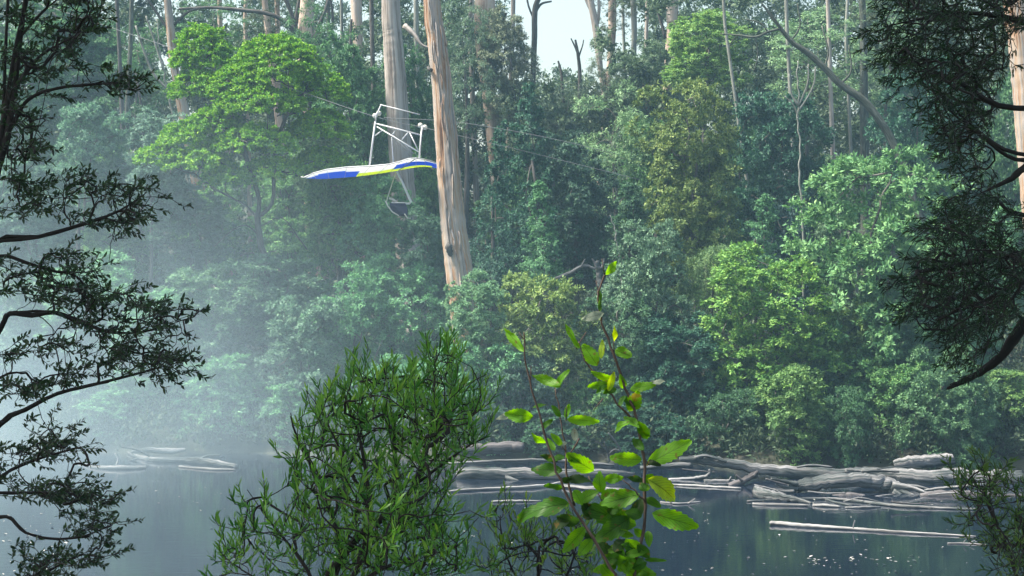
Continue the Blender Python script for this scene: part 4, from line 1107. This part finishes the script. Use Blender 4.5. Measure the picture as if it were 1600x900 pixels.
near_plant("leafy_tree", "dark small-leaved tree reaching in from the left with tiered sprays", "tree", 6.0,
    [(-140, 1500), (-90, 950), (-60, 700), (-40, 500), (-14, 330), (4, 200), (22, 90), (42, -20), (60, -260)],
    [[(-14, 330), (0, 235), (20, 195), (45, 155), (90, 138), (150, 131), (208, 131)],
     [(-40, 500), (-10, 380), (60, 370), (130, 350), (185, 330), (230, 300)],
     [(-30, 440), (0, 400), (40, 410), (90, 425), (150, 425)],
     [(-50, 600), (0, 515), (15, 490), (50, 493), (85, 488), (130, 505), (180, 520), (240, 515), (300, 495)],
     [(-70, 770), (0, 662), (40, 640), (90, 615), (150, 600), (210, 585), (295, 562)],
     [(-70, 800), (0, 745), (50, 720), (120, 700)],
     [(-85, 900), (0, 808), (40, 832), (80, 842), (130, 838), (185, 815)],
     [(-90, 960), (0, 935), (60, 900), (160, 850)],
     [(14, 150), (60, 90), (110, 60), (160, 35)], [(30, 60), (70, 15), (130, -30)], [(-20, 360), (5, 180), (8, 60), (14, -60)], [(-40, 640), (0, 590), (40, 580)], [(-70, 760), (0, 770), (60, 770), (170, 775)]],
    [[(0, -60), (150, -60), (150, 35), (110, 90), (60, 112), (0, 180)], [(60, 112), (130, 100), (212, 118), (208, 137), (120, 146), (70, 150)], [(0, 180), (40, 170), (70, 235), (40, 262), (0, 270)],
     [(0, 265), (60, 292), (110, 272), (170, 283), (228, 270), (236, 318), (205, 365), (130, 345), (60, 332), (0, 332)],
     [(0, 390), (50, 395), (100, 390), (150, 415), (175, 465), (110, 480), (40, 470), (0, 450)],
     [(100, 470), (180, 455), (250, 472), (310, 468), (300, 510), (240, 530), (170, 530), (110, 510)],
     [(30, 535), (80, 530), (160, 530), (240, 545), (302, 540), (300, 575), (220, 595), (140, 598), (70, 600), (0, 640), (0, 560)],
     [(0, 680), (60, 662), (120, 680), (132, 720), (100, 745), (182, 768), (170, 785), (100, 790), (50, 790), (0, 770)],
     [(60, 795), (130, 800), (190, 812), (180, 828), (100, 838)], [(30, 862), (60, 850), (160, 838), (170, 850), (120, 910), (20, 920)]],
    48, 101, (.024, .0085), (.017, .042, .016), shoot=(.05, (.75, 0, .12)), stretch=2.4, feather=6, thin=.42, boughs=[[(-20, 330, 12), (5, 235, 11), (22, 150, 9), (30, 70, 8), (42, -10, 7)], [(-14, 290, 8), (0, 232, 8), (20, 195, 7), (45, 155, 6), (90, 138, 5), (150, 131, 4)], [(-30, 400, 8), (-5, 378, 7), (60, 370, 6), (130, 350, 4)], [(-60, 640, 8), (0, 512, 6), (18, 490, 5), (85, 488, 4), (140, 505, 3)], [(-70, 740, 12), (0, 663, 9), (40, 640, 7), (95, 613, 5), (170, 597, 3)], [(-80, 880, 8), (0, 808, 6), (40, 832, 5), (85, 842, 4), (140, 838, 3)], [(4, 200, 6), (8, 90, 5), (14, -20, 4)]], upper=[(-5.9, 6, 11.5, 7, 5), (-2.6, 5.5, 11, 5, 4)], tip_r=.0012, spread=.32, leaf_n=11, seg=.75, nup=1.0, angle=.75, curl=.1, max_r=.05, back=2.2)

near_plant("narrow_leaf_shrub", "bushy green shrub with narrow leaves and dark stems in the centre foreground", "shrub", 4.5,
    [(505, 1660), (500, 1200), (505, 960), (515, 895)],
    [[(515, 895), (563, 835), (610, 800), (647, 760), (668, 690), (675, 634), (680, 580), (683, 535)], [(647, 760), (690, 725), (727, 700), (757, 684)], [(505, 960), (558, 890), (577, 797), (563, 690), (545, 640), (531, 590)],
     [(505, 930), (532, 872), (512, 783), (493, 732), (465, 685), (454, 645)], [(610, 800), (619, 741), (610, 634), (596, 555)], [(505, 960), (480, 890), (423, 816), (386, 765)], [(503, 1000), (440, 930), (377, 890), (344, 865)],
     [(508, 950), (591, 892), (666, 863), (717, 839), (748, 808)], [(668, 690), (710, 640), (735, 600), (760, 585)], [(503, 980), (560, 930), (640, 905), (715, 885)], [(577, 797), (540, 720), (500, 640), (478, 610)]],
    [([(520, 600), (560, 580), (600, 585), (640, 590), (668, 570), (680, 540), (700, 555), (715, 590), (748, 605), (752, 625), (738, 660), (740, 695), (715, 720), (695, 785), (690, 905), (520, 905), (500, 800), (505, 700), (500, 640)], .9),
     ([(460, 640), (500, 640), (505, 700), (500, 800), (520, 905), (480, 905), (470, 800), (455, 760), (462, 690)], 1.5),
     ([(355, 870), (385, 785), (405, 770), (440, 810), (480, 820), (480, 905), (345, 905)], 1.9), ([(690, 835), (730, 822), (738, 830), (715, 860), (730, 905), (680, 905)], 1.3)],
    80, 102, (.034, .0056), (.06, .19, .03), shoot=(.06, (0, 0, .75)), feather=12, thin=.32, boughs=[[(500, 960, 12), (515, 895, 10), (563, 835, 8), (610, 800, 7), (650, 755, 6), (670, 690, 5), (680, 590, 3)], [(505, 960, 9), (558, 890, 7), (577, 797, 5), (563, 690, 4), (531, 595, 2.5)], [(505, 940, 8), (532, 872, 6), (512, 783, 5), (465, 685, 3.5), (454, 650, 2.5)], [(650, 757, 4), (727, 700, 3), (757, 685, 2)], [(610, 800, 5), (619, 741, 4), (610, 634, 3), (597, 560, 2)]], tip_r=.0012, spread=.28, leaf_n=13, seg=.9, nup=.4, up=.22, angle=.55, curl=.1, max_r=.013, back=2.4)
near_plant("narrow_leaf_bush", "small narrow-leaved sprigs at the bottom edge behind the sapling stems", "shrub", 5.2,
    [(850, 1500), (850, 1150), (850, 960)], [[(850, 960), (800, 890), (783, 830), (782, 805)], [(850, 960), (840, 880), (850, 830)], [(850, 960), (890, 890), (905, 830)], [(850, 970), (780, 920), (762, 870)]],
    [[(768, 812), (782, 800), (800, 815), (830, 825), (860, 815), (905, 812), (920, 850), (930, 905), (765, 905)]],
    85, 103, (.04, .006), (.065, .16, .025), shoot=(.07, (0, 0, .7)), tip_r=.0014, spread=.2, leaf_n=9, seg=.8, nup=.4, up=.28, angle=.6, max_r=.01, back=2.2)

near_plant("drooping_tree", "very dark drooping foliage hanging in from the right on curved branches", "tree", 7.5,
    [(1790, 1250), (1760, 800), (1730, 560), (1712, 420), (1700, 250), (1690, 80), (1680, -300)],
    [[(1712, 420), (1650, 465), (1605, 503), (1565, 556), (1522, 590), (1478, 608)], [(1706, 330), (1650, 330), (1600, 336), (1572, 326), (1556, 308)], [(1700, 250), (1640, 235), (1600, 262), (1575, 282), (1543, 297)],
     [(1695, 170), (1640, 170), (1560, 165), (1500, 130), (1430, 100)], [(1700, 250), (1590, 240), (1540, 215), (1500, 180), (1455, 160)], [(1690, 80), (1600, 35), (1500, 20), (1390, 40)], [(1708, 370), (1600, 395), (1520, 410), (1435, 425)],
     [(1712, 420), (1600, 440), (1540, 470), (1460, 500)], [(1600, 440), (1560, 500), (1535, 560)], [(1690, 60), (1600, -20), (1450, -50)]],
    [[(1362, 62), (1378, 40), (1390, -40), (1620, -40), (1620, 30), (1572, 60), (1555, 140), (1545, 200), (1540, 262), (1520, 265), (1480, 240), (1455, 170), (1430, 130), (1400, 112), (1385, 78)],
     [(1450, 335), (1480, 312), (1530, 330), (1620, 340), (1620, 470), (1565, 520), (1530, 570), (1500, 560), (1470, 520), (1420, 490), (1405, 440), (1425, 405), (1470, 390)], ([(1500, 255), (1540, 262), (1560, 300), (1575, 345), (1530, 335)], 1.4)],
    38, 104, (.034, .006), (.01, .03, .01), shoot=(.08, (-.5, 0, -.12)), feather=11, thin=.26, boughs=[[(1730, 420, 24), (1650, 462, 21), (1605, 500, 18), (1565, 555, 15), (1522, 588, 10), (1480, 607, 5)], [(1522, 585, 6), (1500, 596, 5), (1484, 601, 2)], [(1706, 330, 10), (1650, 332, 9), (1600, 336, 8), (1572, 326, 6), (1556, 308, 4)], [(1700, 240, 16), (1640, 235, 14), (1600, 262, 12), (1575, 282, 8), (1543, 297, 4)], [(1695, 200, 8), (1600, 250, 7), (1540, 218, 5), (1480, 170, 3)]], upper=[(-2.2, 7.8, 12, 6, 5), (3, 7, 11.5, 6, 5)], tip_r=.0015, spread=.5, leaf_n=12, seg=.8, nup=.3, angle=.6, curl=.1, max_r=.026, hang=.15, back=1.2)
near_plant("small_leaf_bush", "dark green narrow-leaved bush at the lower right corner", "shrub", 6.0,
    [(1640, 1500), (1625, 1050), (1610, 960)], [[(1610, 960), (1575, 860), (1545, 790), (1530, 745)], [(1610, 960), (1600, 850), (1585, 760)], [(1575, 860), (1530, 820), (1500, 800)], [(1625, 1050), (1580, 930), (1545, 870)], [(1610, 960), (1640, 850), (1640, 770)]],
    [[(1492, 765), (1500, 735), (1530, 722), (1570, 732), (1640, 750), (1640, 905), (1560, 905), (1540, 850), (1500, 810), (1510, 790)]],
    62, 105, (.036, .006), (.035, .085, .018), shoot=(.06, (-.1, 0, .35)), tip_r=.0015, spread=.3, leaf_n=11, seg=.85, nup=.4, up=.15, angle=.65, max_r=.012, back=2)

# ------------------------------------------------------------------ broad-leaved sapling
def vein_leaf(name, transl, pale=False):
    m, nt, N, L = new_mat(name)
    out = N.new("ShaderNodeOutputMaterial"); pb = N.new("ShaderNodeBsdfPrincipled"); pb.inputs["Roughness"].default_value = .45; pb.inputs["Specular IOR Level"].default_value = .25
    uv = N.new("ShaderNodeUVMap"); sp = N.new("ShaderNodeSeparateXYZ"); L.new(uv.outputs[0], sp.inputs[0])
    ab = N.new("ShaderNodeMath"); ab.operation = 'ABSOLUTE'; L.new(sp.outputs["Y"], ab.inputs[0])
    k = N.new("ShaderNodeMath"); k.operation = 'MULTIPLY'; k.inputs[1].default_value = -.38; L.new(ab.outputs[0], k.inputs[0])
    s = N.new("ShaderNodeMath"); s.operation = 'ADD'; L.new(sp.outputs["X"], s.inputs[0]); L.new(k.outputs[0], s.inputs[1])
    f = N.new("ShaderNodeMath"); f.operation = 'MULTIPLY'; f.inputs[1].default_value = 9; L.new(s.outputs[0], f.inputs[0])
    pp = N.new("ShaderNodeMath"); pp.operation = 'PINGPONG'; pp.inputs[1].default_value = .5; L.new(f.outputs[0], pp.inputs[0])
    rib = N.new("ShaderNodeMapRange"); rib.inputs["From Min"].default_value = 0; rib.inputs["From Max"].default_value = .14; L.new(pp.outputs[0], rib.inputs["Value"])
    mid = N.new("ShaderNodeMapRange"); mid.inputs["From Min"].default_value = .02; mid.inputs["From Max"].default_value = .07; L.new(ab.outputs[0], mid.inputs["Value"])
    mul = N.new("ShaderNodeMath"); mul.operation = 'MULTIPLY'; L.new(rib.outputs[0], mul.inputs[0]); L.new(mid.outputs[0], mul.inputs[1])
    tc = N.new("ShaderNodeTexCoord"); no = N.new("ShaderNodeTexNoise"); no.inputs["Scale"].default_value = 60; no.inputs["Detail"].default_value = 4; L.new(tc.outputs["Object"], no.inputs["Vector"])
    oi = N.new("ShaderNodeObjectInfo")
    hv = N.new("ShaderNodeMapRange"); hv.inputs["To Min"].default_value = .7; hv.inputs["To Max"].default_value = 1.3; L.new(no.outputs["Fac"], hv.inputs["Value"])
    hs = N.new("ShaderNodeHueSaturation"); L.new(oi.outputs["Color"], hs.inputs["Color"]); L.new(hv.outputs[0], hs.inputs["Value"])
    vm = N.new("ShaderNodeMapRange"); vm.inputs["To Min"].default_value = .5; vm.inputs["To Max"].default_value = 1; L.new(mul.outputs[0], vm.inputs["Value"])
    h3 = N.new("ShaderNodeHueSaturation"); L.new(hs.outputs[0], h3.inputs["Color"]); L.new(vm.outputs[0], h3.inputs["Value"])
    nb = N.new("ShaderNodeTexNoise"); nb.inputs["Scale"].default_value = 95; nb.inputs["Detail"].default_value = 2; L.new(tc.outputs["Object"], nb.inputs["Vector"])
    bm = N.new("ShaderNodeMapRange"); bm.inputs["From Min"].default_value = .64; bm.inputs["From Max"].default_value = .7; bm.inputs["To Max"].default_value = .75; L.new(nb.outputs["Fac"], bm.inputs["Value"])
    mc = N.new("ShaderNodeMix"); mc.data_type = 'RGBA'; mc.inputs[7].default_value = (.13, .085, .02, 1); L.new(bm.outputs[0], mc.inputs[0]); L.new(h3.outputs[0], mc.inputs[6])
    h3 = mc; h3o = mc.outputs[2]
    L.new(h3o, pb.inputs["Base Color"])
    tr = N.new("ShaderNodeBsdfTranslucent"); h2 = N.new("ShaderNodeHueSaturation"); h2.inputs["Value"].default_value = 1.7; h2.inputs["Hue"].default_value = .48; h2.inputs["Saturation"].default_value = 1.1
    L.new(h3o, h2.inputs["Color"]); L.new(h2.outputs[0], tr.inputs["Color"])
    bp = N.new("ShaderNodeBump"); bp.inputs["Strength"].default_value = .5; bp.inputs["Distance"].default_value = .0015; L.new(mul.outputs[0], bp.inputs["Height"]); L.new(bp.outputs[0], pb.inputs["Normal"])
    mx = N.new("ShaderNodeMixShader"); mx.inputs[0].default_value = transl
    L.new(pb.outputs[0], mx.inputs[1]); L.new(tr.outputs[0], mx.inputs[2]); L.new(mx.outputs[0], out.inputs[0])
    return m
M["broad_leaf"] = vein_leaf("broad_leaf", .6)
M["stem"] = bark_material("sapling_stem", [(.03, .024, .02), (.07, .05, .04), (.12, .085, .07)], 60, 12, .3, dist=.001)

def sapling():
    rng = np.random.default_rng(55)
    D = 2.3
    Z = lambda x, y: (760 + x / 1.7306, 380 + y / 1.7306)
    gz = float(terrain(.3, D))
    root = empty("broadleaf_sapling", (P(975, 900, D)[0], D, gz))
    tag(root, "sapling with upright dark stems and broad serrated bright green leaves in the foreground", "sapling")
    gy = 480 + (CAMZ - gz) / D * F + 20
    def stem(pts, r0, r1, dd=0, low=None):
        q = [P(*Z(*p), D + dd) for p in pts]
        q = smooth_path(np.array(q), 4)
        if low: q = np.vstack((q, [q[-1] + (P(low[1], gy, D) - q[-1]) * t for t in (.05, .2, .5, 1)]))
        q += rng.normal(size=q.shape) * .0008
        mb = MB(); tube(mb, q, np.linspace(r0, r1, len(q)), 8, .05, rng); mb.build("stem", M["stem"], root)
    stem([(100, 240), (103, 295), (125, 400), (160, 530), (200, 640), (240, 720), (300, 820), (350, 895)], .0009, .0025, -.03, (985, 985))
    stem([(328, 65), (320, 90), (303, 130), (305, 170), (315, 215), (345, 300), (375, 390), (405, 470), (425, 580), (430, 690), (425, 770), (400, 890)], .0009, .0027, 0, (1000, 1030))
    stem([(185, 395), (200, 470), (215, 560), (220, 640), (238, 710)], .0007, .0018, .02)
    stem([(248, 265), (275, 330), (310, 370), (350, 430), (405, 485)], .0007, .0019, .01)
    stem([(275, 630), (310, 690), (345, 760), (370, 830), (398, 893)], .0007, .002, .03)
    stem([(368, 640), (400, 668), (430, 700)], .0007, .0014, -.01)
    stem([(200, 545), (225, 570), (250, 470 + 60)], .0006, .0012, .02)
    for a, b in (((320, 90), (312, 42)), ((100, 260), (88, 240)), ((305, 140), (296, 100)), ((242, 285), (270, 240)), ((120, 370), (121, 330)), ((345, 300), (344, 262)), ((215, 480), (217, 440)), ((316, 420), (290, 450)), ((425, 580), (440, 600))):
        mb = MB(); tube(mb, [P(*Z(*a), D), P(*Z(*b), D)], [.0011, .0006], 6); mb.build("twig", M["stem"], root)
    B = (.12, .3, .02); G = (.09, .24, .018); K = (.04, .13, .012); Y = (.22, .34, .025); V = (.016, .05, .008); Wt = (.2, .24, .18)
    LV = [((103, 294), (52, 235), 26, B), ((322, 84), (352, 51), 24, B), ((303, 125), (307, 182), 15, K), ((318, 190), (262, 205), 26, Wt), ((252, 284), (216, 222), 20, G), ((345, 266), (346, 226), 14, Y), ((300, 332), (262, 276), 42, B), ((310, 312), (314, 264), 18, Y),
      ((348, 288), (391, 306), 38, B), ((200, 386), (130, 358), 28, B), ((192, 388), (221, 344), 22, G), ((126, 468), (52, 462), 40, G), ((70, 462), (28, 476), 16, Wt), ((125, 445), (160, 436), 12, K), ((218, 476), (302, 482), 30, B), ((214, 472), (224, 436), 18, G),
      ((345, 384), (278, 386), 28, G), ((348, 368), (286, 350), 24, B), ((352, 395), (318, 405), 20, K), ((372, 392), (362, 358), 22, G), ((388, 396), (455, 382), 30, B), ((446, 376), (481, 374), 16, Wt), ((388, 455), (410, 402), 44, G), ((362, 440), (372, 412), 22, K), ((390, 484), (347, 508), 24, B), ((412, 480), (436, 528), 30, K), ((425, 490), (440, 522), 16, G),
      ((162, 540), (124, 516), 24, G), ((205, 548), (176, 516), 20, G), ((218, 540), (192, 545), 12, Wt), ((240, 535), (237, 502), 20, Wt), ((185, 560), (165, 530), 20, G),
      ((436, 596), (549, 538), 52, B), ((420, 585), (338, 580), 42, B), ((290, 616), (220, 572), 50, B), ((206, 615), (125, 612), 40, K), ((192, 588), (148, 574), 20, V), ((210, 640), (280, 642), 28, V), ((310, 674), (306, 620), 38, G), ((318, 640), (368, 632), 28, G), ((436, 638), (509, 692), 62, Y),
      ((428, 642), (384, 634), 20, V), ((206, 662), (158, 655), 20, K), ((236, 668), (258, 706), 34, G), ((226, 704), (88, 744), 56, K), ((414, 678), (312, 706), 52, G), ((448, 730), (568, 766), 54, G), ((405, 762), (268, 714), 66, K), ((388, 742), (300, 802), 56, K), ((396, 748), (420, 692), 38, V), ((268, 768), (210, 832), 40, G),
      ((252, 752), (192, 742), 40, V), ((436, 778), (440, 818), 24, G), ((378, 798), (418, 842), 44, B), ((366, 832), (332, 872), 34, K), ((338, 882), (292, 886), 34, G), ((398, 848), (358, 884), 40, B), ((300, 800), (262, 790), 30, V), ((280, 740), (262, 700), 34, V), ((428, 856), (484, 858), 12, K), ((400, 870), (440, 895), 34, G), ((345, 835), (375, 800), 34, V),
      ((245, 700), (300, 672), 34, G), ((330, 730), (372, 690), 40, K), ((350, 770), (330, 722), 44, G), ((300, 810), (345, 838), 36, V), ((420, 740), (378, 726), 34, K), ((285, 800), (250, 842), 34, G), ((408, 815), (440, 850), 30, K),
      ((230, 735), (180, 772), 34, V), ((425, 560), (398, 530), 26, K), ((412, 500), (372, 470), 26, G), ((370, 420), (412, 436), 30, K), ((330, 400), (345, 350), 20, Y), ((200, 470), (178, 440), 18, K), ((150, 500), (178, 478), 18, K), ((180, 590), (212, 575), 22, K),
      ((215, 570), (250, 590), 24, K), ((430, 690), (470, 712), 26, K), ((310, 690), (350, 668), 30, G), ((260, 740), (310, 728), 36, V), ((375, 845), (330, 825), 40, G), ((395, 880), (430, 862), 34, K), ((350, 880), (318, 850), 34, K), ((365, 860), (402, 905), 44, G), ((310, 870), (345, 905), 36, G), ((335, 380), (300, 400), 18, K)]
    spine = smooth_path(np.array([(200, 640), (240, 720), (300, 820), (350, 895)]), 5).tolist() + smooth_path(np.array([(425, 580), (430, 690), (425, 770), (400, 890)]), 5).tolist() + smooth_path(np.array([(310, 690), (345, 760), (370, 830), (398, 893)]), 5).tolist()
    for k in range(17):
        a = spine[int(rng.integers(len(spine)))]; an = rng.uniform(-.5, math.pi + .5); ln = rng.uniform(32, 72)
        LV.append((tuple(a), (a[0] + math.cos(an) * ln, a[1] - math.sin(an) * ln * .6 + 6), ln * rng.uniform(.42, .6), (B, G, G, K, K, V)[k % 6]))
    for k, (a, b, wz, col) in enumerate(LV):
        pa, pb_ = P(*Z(*a), D + rng.uniform(-.02, .02)), None
        b = (a[0] + (b[0] - a[0]) * 1.06, a[1] + (b[1] - a[1]) * 1.06)
        ln = math.hypot(b[0] - a[0], b[1] - a[1]) / 1.7306 / F * D
        pb_ = P(*Z(*b), D + rng.uniform(-.35, .35) * ln)
        d = pb_ - pa; Lr = np.linalg.norm(d); d = d / Lr
        nv = np.array((rng.normal() * .35, -1, .35 + rng.normal() * .35)); nv -= d * nv.dot(d); nv /= np.linalg.norm(nv)
        sd = np.cross(d, nv)
        wd = wz / 1.7306 / F * D * 1.03
        n = 15
        t = np.linspace(0, 1, n + 1)
        prof = np.sin(math.pi * np.clip(t, 0, 1) ** .82) ** .72 * .5 * wd
        prof[-1] = 0; prof[0] = .0006
        saw = np.where(np.arange(n + 1) % 2 == 0, 1.0, .86); saw[0] = saw[-1] = 1
        if wz < 18: saw[:] = 1
        bend = rng.uniform(-.05, .2); fold = rng.uniform(.08, .28); wave = rng.uniform(.02, .07); ph = rng.uniform(0, 6)
        V_ = []; U = []
        for i in range(n + 1):
            c = pa + d * Lr * t[i] + nv * Lr * bend * (math.sin(math.pi * t[i]) * .8 - t[i] * .5)
            for j, q in enumerate((-1, -.5, 0, .5, 1)):
                e = abs(q)
                wq = prof[i] * q * (saw[i] if e == 1 else 1)
                V_.append(c + sd * wq + nv * (e * prof[i] * fold + Lr * wave * e * math.sin(t[i] * 9 + ph + q * 2)) + (d * Lr * .03 if (e == 1 and i % 2 == 0 and 0 < i < n) else 0))
                U.append((t[i], q))
        Fq = []; Uq = []
        for i in range(n):
            for j in range(4):
                f = [i * 5 + j, i * 5 + j + 1, i * 5 + j + 6, i * 5 + j + 5]; Fq.append(f); Uq.append([U[v] for v in f])
        mb = MB(); mb.add(V_, Fq, U4=Uq)
        o = mb.build("leaf", M["broad_leaf"], root); h = rng.uniform(.85, 1.15); o.color = (col[0] * h, col[1] * h, col[2] * h, 1)
        if col is Wt: o["label"] = "pale withered leaf"
sapling()

# ------------------------------------------------------------------ air: even haze, and the mist bank over the left reach
def volume_box(name, lo, hi, label, density, col, aniso, graded=None):
    lo, hi = np.array(lo, float), np.array(hi, float)
    V = np.array([[(lo, hi)[i & 1][0], (lo, hi)[(i >> 1) & 1][1], (lo, hi)[(i >> 2) & 1][2]] for i in range(8)])
    mb = MB(); mb.add(V, [[0, 2, 3, 1], [4, 5, 7, 6], [0, 1, 5, 4], [2, 6, 7, 3], [0, 4, 6, 2], [1, 3, 7, 5]])
    m, nt, N, L = new_mat(name)
    out = N.new("ShaderNodeOutputMaterial"); pv = N.new("ShaderNodeVolumePrincipled")
    pv.inputs["Color"].default_value = (*col, 1); pv.inputs["Density"].default_value = density; pv.inputs["Anisotropy"].default_value = aniso
    L.new(pv.outputs[0], out.inputs["Volume"])
    if graded: graded(nt, N, L, pv)
    o = mb.build(name, m, smooth=False)
    return tag(o, label, kind="stuff")
volume_box("haze", (-245, -65, -3), (245, 465, 52), "thin blue haze filling the valley air", .0006, (.45, .76, 1.0), .1)
def mist_grade(nt, N, L, pv):
    """a low dense core and a thin veil climbing the slope, broken by soft noise; both thin to nothing before the box's faces"""
    tc = N.new("ShaderNodeTexCoord"); parts = []
    for loc, sc_, lo_, dens in (((-27, 64, .5), (25, 25, 10), .1, .025), ((-24, 75, 1), (33, 27, 20), .1, .012)):
        mp = N.new("ShaderNodeMapping"); mp.vector_type = 'TEXTURE'; mp.inputs["Location"].default_value = loc; mp.inputs["Scale"].default_value = sc_
        L.new(tc.outputs["Object"], mp.inputs[0])
        ln = N.new("ShaderNodeVectorMath"); ln.operation = 'LENGTH'; L.new(mp.outputs[0], ln.inputs[0])
        mr = N.new("ShaderNodeMapRange"); mr.interpolation_type = 'SMOOTHSTEP'; mr.inputs["From Min"].default_value = lo_; mr.inputs["From Max"].default_value = 1.0
        mr.inputs["To Min"].default_value = dens; mr.inputs["To Max"].default_value = 0
        L.new(ln.outputs["Value"], mr.inputs["Value"]); parts.append(mr.outputs[0])
    ad = N.new("ShaderNodeMath"); ad.operation = 'ADD'; L.new(parts[0], ad.inputs[0]); L.new(parts[1], ad.inputs[1])
    no = N.new("ShaderNodeTexNoise"); no.inputs["Scale"].default_value = .11; no.inputs["Detail"].default_value = 2; L.new(tc.outputs["Object"], no.inputs["Vector"])
    nr = N.new("ShaderNodeMapRange"); nr.inputs["From Min"].default_value = .3; nr.inputs["From Max"].default_value = .7; nr.inputs["To Min"].default_value = .35; nr.inputs["To Max"].default_value = 1.6; L.new(no.outputs["Fac"], nr.inputs["Value"])
    ml = N.new("ShaderNodeMath"); ml.operation = 'MULTIPLY'; L.new(ad.outputs[0], ml.inputs[0]); L.new(nr.outputs[0], ml.inputs[1])
    L.new(ml.outputs[0], pv.inputs["Density"])
volume_box("mist", (-61, 38, .05), (17, 104, 23.5), "pale mist bank lying over the left reach of the river", .03, (.64, .86, 1.0), .15, mist_grade)
cy.volume_step_rate = 8.0
cy.volume_max_steps = 128
